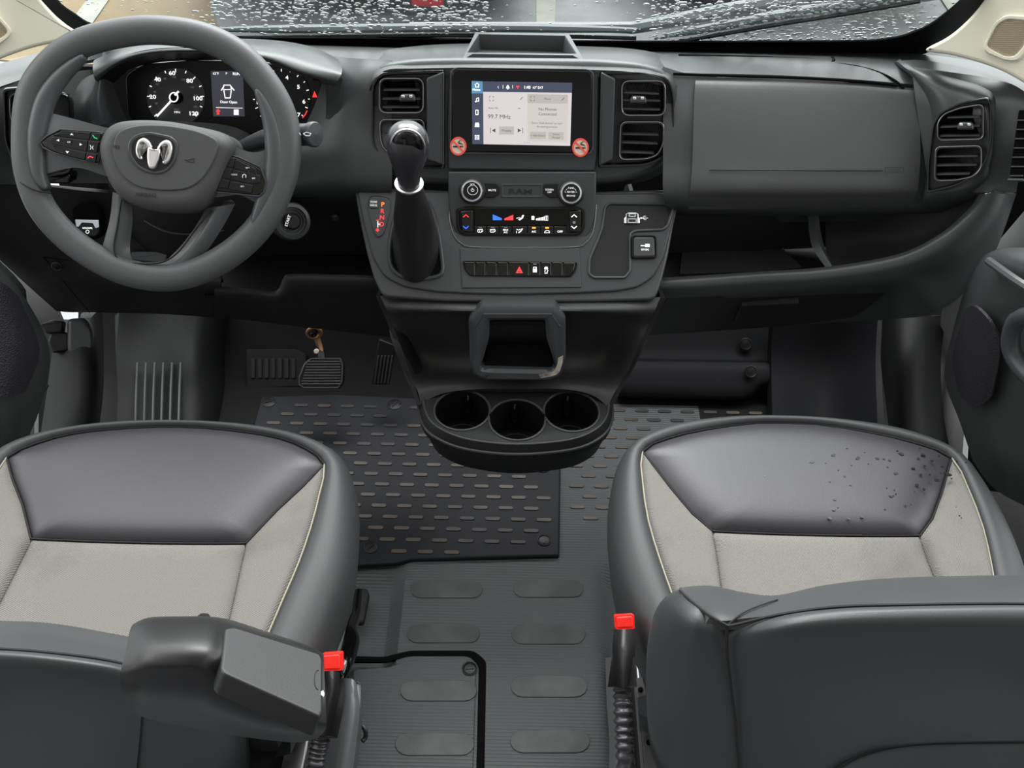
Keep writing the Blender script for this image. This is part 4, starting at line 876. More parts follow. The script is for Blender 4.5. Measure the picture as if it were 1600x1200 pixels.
vent('right centre air vent pair between the touchscreen and the airbag panel', PV, [(938, 112), (1010, 112), (1046, 122), (1054, 150), (1053, 215), (1040, 246), (1010, 260), (936, 262)],
     [([(971, 126), (1040, 126), (1040, 181), (971, 181)], [(975, 145, 1030, 147), (974, 157, 1032, 158), (974, 170, 1032, 172)], (998, 158)),
      ([(969, 190), (1038, 190), (1037, 225), (1028, 243), (1010, 249), (967, 250)], [(972, 210, 1029, 211), (971, 223, 1028, 225), (970, 238, 1022, 240)], None, .010)],
     wedge=[(939, 112), (962, 123), (958, 250), (936, 260)], r=[.003, .03, .03, .02, .03, .03, .02, .003])
PR = Pl(1500, 225, 1.298, 22, -32)
pod = thing('right_vent_pod', 'bulging grey pod at the right end of the dashboard around the side air vent', 'vent pod')
patch('pod_shell', G([[(1396, 100, 1.51), (1402, 96, 1.47), (1440, 94, 1.46), (1500, 104, 1.44), (1540, 118, 1.40), (1562, 140, 1.36), (1566, 170, 1.34)],
     [(1406, 110, 1.48), (1412, 104, 1.44), (1450, 108, 1.42), (1500, 118, 1.40), (1535, 130, 1.37), (1556, 150, 1.335), (1561, 180, 1.32)],
     [(1424, 128, 1.445), (1430, 122, 1.405), (1460, 128, 1.375), (1500, 136, 1.355), (1530, 145, 1.335), (1548, 162, 1.31), (1554, 190, 1.30)],
     [(1438, 165, 1.415), (1446, 160, 1.375), (1470, 165, 1.345), (1500, 165, 1.33), (1528, 170, 1.31), (1545, 190, 1.29), (1552, 210, 1.285)],
     [(1440, 225, 1.385), (1448, 225, 1.345), (1470, 225, 1.32), (1500, 225, 1.305), (1525, 225, 1.292), (1543, 230, 1.277), (1550, 240, 1.275)],
     [(1438, 280, 1.355), (1446, 280, 1.315), (1470, 285, 1.295), (1500, 282, 1.285), (1520, 275, 1.28), (1537, 265, 1.272), (1545, 262, 1.272)],
     [(1436, 310, 1.34), (1444, 308, 1.30), (1470, 306, 1.285), (1500, 302, 1.28), (1522, 294, 1.28), (1540, 282, 1.28), (1548, 278, 1.29)],
     [(1430, 334, 1.36), (1436, 332, 1.33), (1470, 332, 1.33), (1500, 325, 1.33), (1526, 312, 1.33), (1545, 298, 1.33), (1550, 292, 1.33)]]), PLAS, pod, 4, thick=.01)
vent('angular right side air vent pair at the right end of the dashboard', PR, [(1457, 195), (1468, 176), (1500, 160), (1543, 152), (1549, 162), (1550, 220), (1538, 262), (1500, 290), (1448, 302), (1449, 260)],
     [([(1464, 192), (1474, 178), (1500, 168), (1537, 162), (1537, 218), (1464, 220)], [(1480, 184, 1531, 183), (1469, 199, 1531, 197), (1468, 213, 1531, 212)], (1508, 199), .008),
      ([(1461, 229), (1534, 227), (1534, 262), (1522, 276), (1495, 282), (1459, 283)], [(1465, 245, 1528, 244), (1463, 259, 1526, 258), (1462, 273, 1515, 272)], None, .008)],
     r=[.01, .01, .01, .004, .004, .02, .02, .03, .003, .006], base_in=.94)
PL_ = Pl(30, 200, 1.312, 24, 14)
vent('left side air vent partly hidden behind the steering wheel rim', PL_, [(4, 138), (60, 134), (110, 150), (112, 270), (60, 280), (24, 268), (6, 220)],
     [([(15, 146), (62, 146), (62, 196), (22, 200), (15, 180)], [(22, 166, 58, 166), (22, 180, 58, 180)], None, .008), ([(20, 208), (80, 206), (80, 262), (40, 262), (24, 240)], [(28, 225, 75, 225), (30, 243, 75, 243)], None, .008)], r=[.006, .01, .01, .01, .02, .02, .01], base_in=.92)
# slotted side window outlet at the far right
ov = thing('side_window_outlet', 'slotted demister outlet at the right edge of the dashboard', 'air outlet')
PO = Pl(1590, 225, 1.262, 24, -30)
plate('outlet_duct', PO, [(1592, 172), (1612, 172), (1606, 280), (1577, 277)], VOID, ov, h=.004, d=.01, bev=.001, r=.002)
for i in range(7): y = 188+i*14.5; line_x = 1592-(y-172)*.145; plate('outlet_slat', PO.up(.004), rect(line_x, y-1.2, line_x+22, y+1.2), PLAS2, ov, h=.003, bev=.0008)
plate('outlet_ledge', PO.up(.002), [(1574, 279), (1600, 279), (1600, 284), (1573, 284)], PLAS, ov, h=.006, bev=.002, r=.001)
# ================================================================== CENTRE STACK
PW = Pl(812, 465, 1.215, 50)
stk = thing('centre_stack', 'shield shaped centre console panel carrying the gear lever, climate and switch rows', 'centre console')
wing = [(553, 291), (600, 293), (700, 297), (930, 299), (1010, 296), (1066, 297), (1054, 345), (1044, 400), (1034, 440), (1024, 468), (930, 471), (812, 472), (690, 470), (597, 463), (583, 432), (572, 390), (562, 345)]
plate('stack_base', PW.up(-.007), wing, PLAS, stk, h=.006, d=.05, bev=.004, r=.012)
plate('stack_face', PW, [(557, 295), (700, 300), (930, 302), (1060, 301), (1052, 345), (1038, 400), (1022, 432), (997, 449), (963, 455), (900, 458), (812, 460), (740, 459), (682, 456), (631, 448), (600, 432), (582, 402), (567, 345)], PLAS2, stk, h=.004, d=.008, bev=.003, r=.012)
PK = Pl(815, 270, 1.345, 31)
plate('climate_housing', PK, [(700, 268), (932, 268), (931, 335), (921, 368), (898, 382), (737, 382), (714, 371), (701, 335)], PLAS2, stk, h=.004, d=.035, bev=.003, r=[.003, .003, .02, .015, .012, .012, .015, .02])
P4 = PK.up(.004)
b = bmesh.new(); text(b, P4, 813, 299.5, 'RAM', 7.5, sx=1.75, bold=.03, h=.0004); fin('debossed_name', b, EMB, stk)
frame('name_bar', P4, [(783, 287), (848, 287), (848, 309), (783, 309)], [(786, 290), (845, 290), (845, 306), (786, 306)], PLAS2, stk, h=.0012, d=.002, bev=.0005, ro=.002, ri=.002)
def knob(cx, cy, lab, txt):
    k = thing('rotary_knob', lab, 'knob', 'silver ringed knobs on the centre stack'); u, v = P4.uv(cx, cy); c = P4.W(u, v, 0)
    lathe('knob_base', c, PK.n, [(.0215, 0), (.0215, .003), (.0195, .0045), (.001, .0045)], BLK, k, 40)
    lathe('silver_ring', c, PK.n, [(.0175, .004), (.0185, .006), (.0178, .016), (.0165, .0185), (.0142, .019), (.0135, .0175), (.013, .010)], SAT, k, 40)
    lathe('knob_face', c, PK.n, [(.0137, .004), (.0137, .0165), (.012, .0172), (.0005, .0172)], BLK, k, 36)
    q = P4.up(.0173); b = bmesh.new(); dx, dy = 0, -4.5
    txt(b, q, cx+.5, cy-1); fin('knob_print', b, WHT, k)
def vt(b, q, x, y):
    text(b, q, x, y-8.6, 'VOL', 3, bold=.02)
    line(b, q, [(x+8*math.cos(a), y+7.5*math.sin(a)) for a in [2*math.pi*i/24-math.pi/2+.45 for i in range(23)]], .7)
    line(b, q, [(x+2.4*math.cos(a), y+2.4*math.sin(a)) for a in [2*math.pi*i/12-math.pi/2+.7 for i in range(11)]], .7); line(b, q, [(x, y-3.4), (x, y)], .7)
def tt(b, q, x, y):
    text(b, q, x, y, 'ENTER', 2.8, bold=.02); text(b, q, x, y-6.2, 'TUNE', 2.6, bold=.02); text(b, q, x, y+6, 'BROWSE', 2.4, bold=.02)
    for s in (-1, 1): line(b, q, [(x-8*s, y-2.5), (x-5.5*s, y-5.5)], .6); line(b, q, [(x-9.5*s, y), (x-7.6*s, y)], .6)
knob(738, 298, 'silver ringed volume knob at the left of the climate panel top', vt)
knob(891.5, 301, 'silver ringed tuning knob at the right of the climate panel top', tt)
def button(pl, pix, nm, lab, cat, m=BLK, h=.003, txt=None, grp=None, r=.003, parent=None):
    o = plate(nm, pl, pix, m, parent, h=h, d=.002, bev=.0012, r=r)
    if not parent: tag(o, lab, cat, grp)
    if txt:
        b = bmesh.new(); txt(b, pl.up(h)); fin('print', b, WHT, o)
    return o
button(P4, [(757, 285), (776, 286), (781, 292), (781, 302), (773, 309), (757, 309), (760, 297)], 'mute_button', 'black button printed MUTE beside the volume knob', 'button', txt=lambda b, q: text(b, q, 769, 297.3, 'MUTE', 3.1, bold=.02, sx=1.1), parent=None)
button(P4, [(851, 287), (872, 286), (870, 297), (872, 309), (858, 309), (849, 302), (849, 291)], 'screen_off_button', 'black button printed SCREEN OFF beside the tuning knob', 'button', txt=lambda b, q: (text(b, q, 858.5, 296.4, 'SCREEN', 2.6, bold=.02), text(b, q, 858.5, 300.6, 'OFF', 2.6, bold=.02)), parent=None)
cl = thing('climate_control', 'gloss black climate control strip with coloured temperature and fan symbols', 'climate control')
plate('control_surround', P4, [(712, 326), (722, 322), (905, 322), (915, 328), (914, 358), (905, 369), (723, 369), (713, 360)], BLK, cl, h=.002, d=.002, bev=.001, r=.006)
P5 = P4.up(.002)
frame('control_rim', P5, [(714, 327), (722, 324), (905, 325), (914, 330), (912, 356), (904, 367), (724, 366), (715, 358)], [(717, 329), (724, 327), (903, 328), (910, 332), (909, 354), (902, 363.5), (726, 363), (718, 356)], GLO, cl, h=.004, d=.002, bev=.002, ro=.008, ri=.006)
plate('control_display', P5, [(741, 326), (887, 327), (886, 353), (741, 352)], GLASSY, cl, h=.003, bev=.001, r=.001)
P6 = P5.up(.003)
def rocker(x0, x1, cx, c1, c2, m1, m2):
    o = plate('rocker_button', P5, [(x0, 330), (x1, 328), (x1, 364), (x0+2, 362)], GLO, cl, h=.005, bev=.002, r=.003); q = P5.up(.005)
    b = bmesh.new(); line(b, q, [(cx-4, 339), (cx, 335.6), (cx+4, 339)], 1.5); fin('up_arrow', b, m1, o)
    b = bmesh.new(); line(b, q, [(cx-4, 353.5), (cx, 357), (cx+4, 353.5)], 1.5); fin('down_arrow', b, m2, o)
    return o
rocker(719, 739, 728, 0, 0, LRED, LBLU); ro = rocker(889, 908, 897, 0, 0, LWHT, LWHT)
b = bmesh.new(); [line(b, P5.up(.005), [(897+2.5*math.cos(a), 347.5+2.5*math.sin(a)), (897-2.5*math.cos(a), 347.5-2.5*math.sin(a))], .9) for a in (0, 1.05, 2.1)]; fin('fan_symbol', b, DIMW, ro)
b = bmesh.new(); flat(b, P6, [(770, 335), (784, 341), (784, 344), (770, 344)]); fin('cold_wedge', b, LBLU, cl)
b = bmesh.new(); flat(b, P6, [(802, 335.5), (802, 344), (788, 344), (788, 341.5)]); fin('hot_wedge', b, LRED, cl)
b = bmesh.new(); flat(b, P6, [(816, 336), (819, 336), (817, 341), (812, 344.5), (809.5, 343), (814.5, 340)]); line(b, P6, [(807, 341), (812.5, 340)], .8)
flat(b, P6, rect(830.5, 337.5, 835, 343.5))
for i in range(6): flat(b, P6, [(837.5+i*2.4, 343.2-i*.6-1.6), (839.2+i*2.4, 343-i*.6-1.9), (839.2+i*2.4, 344.3), (837.5+i*2.4, 344.3)])
for i in range(6, 8): line(b, P6, [(837.5+i*2.4, 337.6), (839.2+i*2.4, 337), (839.2+i*2.4, 344.3), (837.5+i*2.4, 344.3)], .5, closed=True)
fin('airflow_symbol', b, LWHT, cl)
bx = [741, 760, 780, 800, 824, 844.5, 865, 885]
for i in range(7):
    o = plate('climate_button', P5, [(bx[i]+.6, 353.5), (bx[i+1]-.6, 353.8), (bx[i+1]-.6, 365.6), (bx[i]+.6, 365.2)], GLO, cl, h=.0035, bev=.001, r=.0006); q = P5.up(.0035); mx = (bx[i]+bx[i+1])/2; b = bmesh.new()
    if i in (0, 1): line(b, q, [(mx-4, 361.5), (mx-4, 358.8), (mx+3, 358), (mx+4, 361), (mx+1, 363), (mx-3, 363)], .8, closed=True); line(b, q, [(mx-2, 359.5), (mx-1, 362)], .7); line(b, q, [(mx+1, 359.5), (mx+2, 362)], .7)
    if i == 2: text(b, q, mx, 359.3, 'MAX', 2.7, bold=.02); text(b, q, mx, 363, 'A/C', 2.7, bold=.02)
    if i == 3: flat(b, q, [(mx+3, 357), (mx+5.5, 357), (mx+2, 362), (mx-1.5, 364.5), (mx-2.5, 363), (mx+1, 360.5)]); line(b, q, [(mx-5, 358), (mx-2, 359.5), (mx+1, 358)], .8); line(b, q, [(mx-5, 361), (mx-5, 364)], .9)
    if i == 4: text(b, q, mx, 362, 'A/C', 3, bold=.02)
    if i == 5: line(b, q, [(mx-4, 363.5), (mx-3, 361), (mx, 360), (mx+3, 360.5), (mx+4, 363.5)], 1, closed=True)
    if i == 6: text(b, q, mx, 362, 'OFF', 3.4, bold=.02)
    fin('print', b, LWHT, o)
    if i in (4, 5): b = bmesh.new(); flat(b, q, rect(mx-2.8, 354.8, mx+2.8, 357.2)); fin('amber_lamp', b, LAMB, o)
    if i in (0, 1, 2): b = bmesh.new(); flat(b, q, rect(mx-2.6, 354.8, mx+2.6, 355.6)); fin('unlit_lamp', b, DIMW, o)
tube('stack_edge_highlight', [PW.hit(x, y, .0045) for x, y in [(703, 318), (703, 345), (710, 368), (722, 381), (740, 386), (812, 387), (896, 386), (914, 380), (925, 366), (930, 342), (932, 320)]], .0016, EDGHL, stk, 6, 4)  # highlight round the climate panel, laid on as a pale tube
# switch row
PX = PW.up(.004)
plate('switch_row_panel', PX, [(718, 388), (905, 388), (908, 449), (722, 450)], PLAS2, stk, h=.002, d=.002, bev=.001, r=.001)
P7 = PX.up(.002)
frame('row_rim', P7, [(722, 407), (903, 409), (900, 423), (892, 432.5), (735, 431), (725, 420)], [(725, 409), (900, 411), (897.5, 422), (890, 430), (737, 429), (728, 419)], GLO, stk, h=.003, d=.001, bev=.0015, ro=.004, ri=.003)
sx_ = [724.5, 742.5, 759, 776.5, 794, 827, 844.5, 862, 879.5, 901]
lbs = ['blank switch at the left end of the switch row', 'blank switch second from the left in the switch row', 'blank switch third from the left in the switch row', 'blank switch just left of the hazard switch', 'hazard switch with a red triangle in the middle of the switch row', 'door lock switch with a white padlock symbol', 'traction control switch with a white skidding car symbol', 'blank switch second from the right in the switch row', 'blank switch at the right end of the switch row']
for i in range(9):
    xa, xb = sx_[i]+.7, sx_[i+1]-.7
    pix = [(xa, 409.5), (xb, 409.8), (xb, 431), (xa, 430.6)]
    if i == 0: pix = [(xa, 409.5), (xb, 409.5), (xb, 430.6), (737, 430), (728, 420)]
    if i == 8: pix = [(xa, 410), (xb-1, 410), (896, 423), (888, 431), (xa, 431)]
    o = tag(plate('dash_switch', P7, pix, GLO, None, h=.0035, d=.001, bev=.0012, r=.0006), lbs[i], 'switch', 'switches in the row under the climate panel'); q = P7.up(.0035); mx = (xa+xb)/2
    if i == 4:
        b = bmesh.new(); frame('', q.up(.0003), [(mx+1, 416), (mx+6.5, 426.5), (mx-4.5, 426.5)], [(mx+1, 419.5), (mx+4, 425), (mx-2, 425)], None, h=.0004, d=.0002, bev=.0001, bm=b); flat(b, q, [(mx+1, 420.5), (mx+3, 424.2), (mx-1, 424.2)]); fin('hazard_triangle', b, LRED, o)
    if i == 5: b = bmesh.new(); flat(b, q, rect(mx-3, 420, mx+3, 425.6)); line(b, q, [(mx-2.2, 420), (mx-2.2, 417.6), (mx+2.2, 417.6), (mx+2.2, 420)], 1); fin('padlock_symbol', b, LWHT, o); b = bmesh.new(); flat(b, q, rect(mx-2.5, 412.3, mx+2.5, 413.3)); fin('print', b, DIMW, o)
    if i == 6: b = bmesh.new(); flat(b, q, [(mx-3, 419.5), (mx-2, 417), (mx+2, 417), (mx+3, 419.5), (mx+2.4, 421), (mx-2.4, 421)]); line(b, q, [(mx-2, 422), (mx-1, 423), (mx-2.4, 424.6)], .9); line(b, q, [(mx+2, 422), (mx+3, 423), (mx+1.6, 424.6)], .9); text(b, q, mx, 427, 'OFF', 2, bold=.03); fin('print', b, LWHT, o)
# usb recess and power socket
P8 = PX.up(.0)
pk = bpy.data.objects.new('usb_tray', None); COL.objects.link(pk); pk.parent = stk
b = bmesh.new()
rec = [(945, 324), (952, 318), (1046, 319), (1051, 326), (1043, 353), (1036, 359), (992, 361), (984, 366), (984, 424), (976, 434), (928, 434), (920, 428), (921, 405), (934, 375), (941, 355)]
pp = [P8.uv(*q) for q in rec]; pp = rpoly(pp, .004, 3)
tube('tray_rim', [P8.W(u, v, .0012) for u, v in pp], .0022, PLAS2, pk, 8, closed=True)
plate('tray_floor', P8.up(-.0035), rec, DARK, pk, h=.0037, bev=.0005, r=.004)
usb = thing('usb_socket', 'small double USB socket with a white USB symbol on the centre stack', 'usb socket'); P9 = P8.up(.0004)
plate('socket_surround', P9, [(975, 349), (975, 341), (978, 338), (978, 334), (982, 332), (994, 332), (998, 334), (998, 338), (1000, 341), (1000, 349)], SAT, usb, h=.002, bev=.0008, r=.001)
b = bmesh.new(); plate('', P9.up(.002), rect(979, 333.5, 996, 349), None, h=.0006, bev=.0002, r=.002, bm=b); fin('socket_body', b, BLK, usb)
q = P9.up(.0026); b = bmesh.new(); frame('', q, rect(982, 333.5, 994, 339.5), rect(984.5, 335.4, 991.5, 337.6), None, h=.0006, d=.0002, bev=.0002, ro=.002, ri=.001, bm=b); frame('', q, rect(980.5, 341.5, 995, 348.8), rect(982.5, 343.3, 993, 347), None, h=.0006, d=.0002, bev=.0002, ro=.001, ri=.0004, bm=b); fin('port_shell', b, STEEL, usb)
b = bmesh.new(); line(b, P9, [(1001, 341), (1012, 341)], .9); line(b, P9, [(1003, 341), (1006.5, 338), (1009, 338)], .8); line(b, P9, [(1004.5, 341), (1007, 343.5), (1009.5, 343.5)], .8); flat(b, P9, ell(1001.5, 341, 1.5, 1.5, 8)); fin('usb_symbol', b, WHT, usb)
sk = thing('power_socket_cover', 'square black flip cover of the 12 volt socket at the right of the centre stack', 'socket cover')
frame('cover_rim', P8, [(987, 367), (1026, 367), (1027, 403), (987, 404)], [(990, 369.5), (1023, 369.5), (1024, 400), (990, 401)], GLO, sk, h=.006, d=.002, bev=.002, ro=.006, ri=.005)
plate('cover_flap', P8, [(990, 369.5), (1023, 369.5), (1024, 401), (990, 402)], PLAS2, sk, h=.008, bev=.003, r=.005)
b = bmesh.new(); q = P8.up(.008); flat(b, q, rect(1001, 383.3, 1009, 384.8)); flat(b, q, rect(1008, 381.3, 1015, 386)); text(b, q, 1007.5, 390.3, '12V DC', 2.6, bold=.03); fin('print', b, LWHT, sk)
# gear indicator
gi = thing('gear_indicator', 'gear position plate with red P R N D letters left of the gear lever', 'gear indicator')
gp = [(576, 312), (582, 306), (604, 308), (610, 314), (609, 330), (602, 356), (598, 366), (590, 370), (584, 362), (580, 345), (575, 325)]
plate('indicator_plate', P8, gp, PLAS2, gi, h=.0014, bev=.0008, r=.003)
tube('indicator_outline', [P8.W(*P8.uv(*q), .0014) for q in gp], .0007, PLAS, gi, 6, k=3, closed=True)
q = P8.up(.0014)
bt = plate('tow_button', q, [(577, 311), (590, 311), (591, 325), (577, 325)], PLAS, gi, h=.002, bev=.0008, r=.002)
b = bmesh.new(); text(b, q.up(.002), 584, 316, 'TOW', 3, bold=.02); text(b, q.up(.002), 584, 321, 'HAUL', 3, bold=.02); fin('print', b, WHT, bt)
b = bmesh.new()
for s_, x, y in (('R', 597.5, 330.5), ('N', 597, 340.5), ('D', 596.5, 351)): text(b, q, x, y, s_, 6.8, bold=.02)
line(b, q, [(588, 344.5), (593, 344)], 1); flat(b, q, [(590, 356), (593, 359.5), (590, 363), (587, 359.5)]); fin('gear_letters', b, LRED, gi)
b = bmesh.new(); text(b, q, 598, 320, 'P', 6.8, bold=.02); fin('selected_letter', b, mat('lit_orange_marking', (.6, .1, .02), .5, em=(1, .2, .04), es=1.3), gi)
b = bmesh.new(); line(b, q, [(590.5, 346), (590.5, 355)], 1.3); line(b, q, [(590.5, 350.5), (594, 350.5)], 1.3); fin('shift_track', b, LWHT, gi)
# gear lever
gl_ = thing('gear_lever', 'gear lever with gloss black knob and black leather boot left of the screen', 'gear lever')
u, v = PX.uv(651, 392)
brm = [PX.uv(*q) for q in [(622, 330), (612, 360), (608, 395), (612, 418), (628, 432), (655, 436), (680, 433), (691, 425), (690, 400), (684, 360), (676, 330), (665, 314), (640, 312)]]
tube('boot_rim', [PX.W(a, c, .001) for a, c in brm], .0035, PLAS2, gl_, 8, k=4, closed=True)
plate('boot_well', PX, brm, VOID, gl_, uv=True, h=.0008, bev=0, r=.004)
K0 = atY(639, 285, 1.185); K1 = atY(636, 205, 1.165); axv = (K1-K0).normalized()
B0 = PX.hit(650, 392, .002)
Xv = V((1, 0, 0)); nR = 28
def sec(c, up_, rx, ry, wob=0, ph=0, sq=0):
    a = (Xv-up_*Xv.dot(up_)).normalized(); b_ = up_.cross(a)
    o_ = []
    for i in range(nR):
        t = 2*math.pi*i/nR; ct, st = math.cos(t), math.sin(t); k = 1+wob*math.sin(3*t+ph)+wob*.6*math.sin(5*t-ph*2)
        o_.append(c+a*rx*ct*k+b_*ry*st*k)
    return o_
n50 = PX.n
bs = []
for t, rx, ry, wb in ((0, .037, .052, .02), (.12, .036, .046, .05), (.3, .0335, .038, .07), (.5, .0305, .032, .08), (.7, .0265, .026, .07), (.88, .0215, .021, .04), (1, .0195, .0185, .01)):
    c = B0.lerp(K0-axv*.006, t); up_ = n50.lerp(axv, t).normalized(); bs.append(sec(c, up_, rx, ry, wb, t*3))
bb = bmesh.new(); rr = [spline([r_[i] for r_ in bs], 5) for i in range(nR)]
ringmesh(bb, [[rr[i][j] for i in range(nR)] for j in range(len(rr[0]))]); boot = fin('boot', bb, mat('black_boot_leather', (.020, .020, .021), .36, bs=500, bd=.5), gl_, ang=80)
b = bmesh.new()
for s in (-.0035, .0035):
    for j in range(34):
        t = j/34*.78+.04; c = B0.lerp(K0, t); up_ = n50.lerp(axv, t).normalized(); ry = .052*(1-t)**1.3+.021
        p = c-up_.cross((Xv-up_*Xv.dot(up_)).normalized())*(-1)*0
        b_ = up_.cross((Xv-up_*Xv.dot(up_)).normalized()); p = c-b_*0
        i_ = int(.75*nR); jj = int(t*(len(rr[0])-1)); p = rr[i_][jj]
        if j % 2 == 0: tube('', [p+Xv*s, p+Xv*s+up_*.0028], .0006, None, n=5, bm=b)
fin('boot_stitching', b, SEAM, boot)
lathe('chrome_collar', K0-axv*.004, axv, [(.0195, -.001), (.0208, 0), (.0208, .0025), (.0195, .0035), (.017, .0035)], SAT, gl_, 32)
prof = [(.0165, 0), (.0168, .012), (.019, .024), (.0235, .04), (.0275, .055), (.0295, .068), (.0292, .080), (.0262, .090), (.0195, .0975), (.010, .101), (.0005, .102)]
KN = mat('knob_side_satin', (.035, .035, .038), .22)
lathe('knob_body', K0, axv, prof, KN, gl_, 36)
# glossy face of the knob turned towards the seats
tw = (CAM-K1).normalized(); fc = K0+axv*.066+tw*.0205
ri = []
for k in range(7):
    t = k/6; rr_ = math.cos(t*math.pi/2*.985); ri.append([fc+tw*(.0125*math.sin(t*math.pi/2))+(Xv*.0222*math.cos(a)+axv*.031*math.sin(a)*(1.0-.1*(math.sin(a) < 0)))*max(.02, rr_) for a in [2*math.pi*i/36 for i in range(36)]])
b = bmesh.new(); ringmesh(b, ri); fin('gloss_knob_face', b, GLO, gl_, ang=80)
rimp = [fc+tw*.001+(Xv*.0230*math.cos(a)+axv*.0318*math.sin(a)*(1.0-.1*(math.sin(a) < 0))) for a in [2*math.pi*i/36 for i in range(36)]]
tube('knob_trim_ring', rimp, .0014, SAT, gl_, 6, closed=True)

# ================================================================== LOWER CONSOLE WITH CUP HOLDERS
lc = thing('lower_console', 'black lower console with an open pocket and three cup holders', 'console')
patch('console_panel', G([[(594, 462, 1.235), (640, 466, 1.225), (730, 470, 1.22), (812, 471, 1.22), (900, 470, 1.22), (980, 468, 1.225), (1032, 464, 1.235)],
     [(603, 482, 1.215), (640, 484, 1.20), (735, 486, 1.195), (812, 486, 1.195), (885, 486, 1.195), (975, 487, 1.20), (1023, 486, 1.215)],
     [(612, 503, 1.22), (640, 500, 1.225), (735, 497, 1.22), (812, 497, 1.22), (885, 497, 1.22), (970, 503, 1.225), (1014, 508, 1.22)],
     [(628, 545, 1.20), (655, 545, 1.25), (735, 545, 1.24), (812, 545, 1.24), (885, 545, 1.24), (950, 545, 1.25), (994, 548, 1.20)],
     [(642, 585, 1.19), (670, 580, 1.225), (740, 578, 1.22), (812, 578, 1.22), (885, 578, 1.22), (940, 580, 1.225), (975, 588, 1.19)],
     [(653, 612, 1.165), (680, 600, 1.18), (745, 596, 1.185), (812, 596, 1.185), (880, 596, 1.185), (930, 603, 1.18), (958, 618, 1.165)],
     [(657, 632, 1.15), (690, 615, 1.165), (745, 608, 1.17), (812, 608, 1.17), (880, 608, 1.17), (925, 617, 1.165), (950, 636, 1.15)]]), mat('console_plastic', (.032, .032, .033), .5, bs=900, bd=.5), lc, 5, thick=.012)
for sgn, xs_ in ((-1, ((594, 462), (612, 503), (628, 545), (642, 585), (657, 632))), (1, ((1032, 464), (1014, 508), (994, 548), (975, 588), (950, 636)))):
    r_a = [atY(x, y, Y) for (x, y), Y in zip(xs_, (1.235, 1.22, 1.20, 1.19, 1.15))]
    patch('console_side', [r_a, [p+V((-sgn*.012, .12, 0)) for p in r_a], [p+V((-sgn*.03, .35, 0)) for p in r_a]], DARK, lc, 4, thick=.008)
# pocket frame
PQ = Pl(810, 540, 1.175, 14)
fr_o = [(732, 500), (752, 480), (866, 480), (884, 498), (884, 560), (877, 588), (862, 597), (756, 596), (740, 588), (734, 560)]
fr_i = [(765, 502), (852, 502), (854, 530), (868, 574), (862, 580), (755, 578), (752, 572), (764, 530)]
frame('pocket_frame', PQ, fr_o, fr_i, PLAS2, lc, h=.010, d=.05, bev=.005, ro=.005, ri=.003)
b = bmesh.new(); q0 = [PQ.uv(*p) for p in fr_i]; q0 = rpoly(q0, .003); cx = sum(p[0] for p in q0)/len(q0); cy = sum(p[1] for p in q0)/len(q0)
ringmesh(b, [[PQ.W(u, v, .004) for u, v in q0], [PQ.W(cx+(u-cx)*.95, cy+(v-cy)*.95+.004, -.05) for u, v in q0]], cap0=False); fin('pocket_lining', b, DARK, lc)
patch('pocket_shelf', [[PQ.hit(x, y, h_) for x, h_ in ((756, -.002), (810, -.002), (864, -.002))] for y, h_ in ((576, 0),)]+[[PQ.hit(764, 538, -.028), PQ.hit(810, 537, -.028), PQ.hit(856, 538, -.028)]], VOID, lc, 3, thick=.002)
b = bmesh.new(); tube('', [PQ.hit(*p, .010) for p in [(741, 512), (756, 491), (862, 491), (875, 510)]], .0012, None, n=6, bm=b); fin('frame_highlight_edge', b, SAT if 0 else PLAS2, lc)
CRK = mat('torn_clear_film', (.25, .24, .22), .15, bs=90, bd=1.5, var=.9, vs=40, stain=(.6, .55, .48))
patch('torn_film', [[PQ.hit(x, y, .012) for x, y in r] for r in ([(880, 556), (878, 570), (870, 585), (845, 591)], [(872, 560), (870, 572), (862, 582), (842, 586)])], CRK, lc, 6, thick=.0015)
# cup tray
CZ = .342
tp = [atZ(x, y, CZ) for x, y in [(662, 617), (680, 606), (710, 599), (760, 596), (812, 596), (865, 597), (912, 601), (938, 610), (950, 622), (948, 650), (930, 671), (890, 687), (810, 694), (735, 687), (690, 671), (668, 650)]]
tp = spline(tp, 4, True)
cc = [atZ(x, y, CZ) for x, y in ((722, 641), (808, 656), (893, 643))]; R = .0472
pts = []
def arc(c, a0, a1, n=20): return [c+V((R*math.cos(a0+(a1-a0)*i/n), R*math.sin(a0+(a1-a0)*i/n), 0)) for i in range(n+1)]
def isect(c1, c2):
    d = (c2-c1); L_ = d.length; m_ = (c1+c2)/2; h_ = math.sqrt(max(0, R*R-L_*L_/4)); n_ = V((-d.y, d.x, 0)).normalized(); return m_+n_*h_, m_-n_*h_
ang = lambda c, p: math.atan2(p.y-c.y, p.x-c.x)
Rr = R
u1, d1 = isect(cc[0], cc[1]); u2, d2 = isect(cc[1], cc[2])
TP = 2*math.pi
a0, a1 = ang(cc[0], u1), ang(cc[0], d1)
cont = arc(cc[0], a0, a1 if a1 > a0 else a1+TP, 30)
a0, a1 = ang(cc[1], d1), ang(cc[1], d2); cont += arc(cc[1], a0, a1 if a1 > a0 else a1+TP, 18)[1:]
a0, a1 = ang(cc[2], d2), ang(cc[2], u2); cont += arc(cc[2], a0, a1 if a1 > a0 else a1+TP, 30)[1:]
a0, a1 = ang(cc[1], u2), ang(cc[1], u1); cont += arc(cc[1], a0, a1 if a1 > a0 else a1+TP, 18)[1:-1]
c3 = sum(tp, V())/len(tp)
b = bmesh.new()
vo = [b.verts.new(p) for p in tp]; vi = [b.verts.new(p) for p in cont]
es_ = [b.edges.new((L_[i], L_[(i+1) % len(L_)])) for L_ in (vo, vi) for i in range(len(L_))]
bmesh.ops.triangle_fill(b, edges=es_, use_beauty=True)
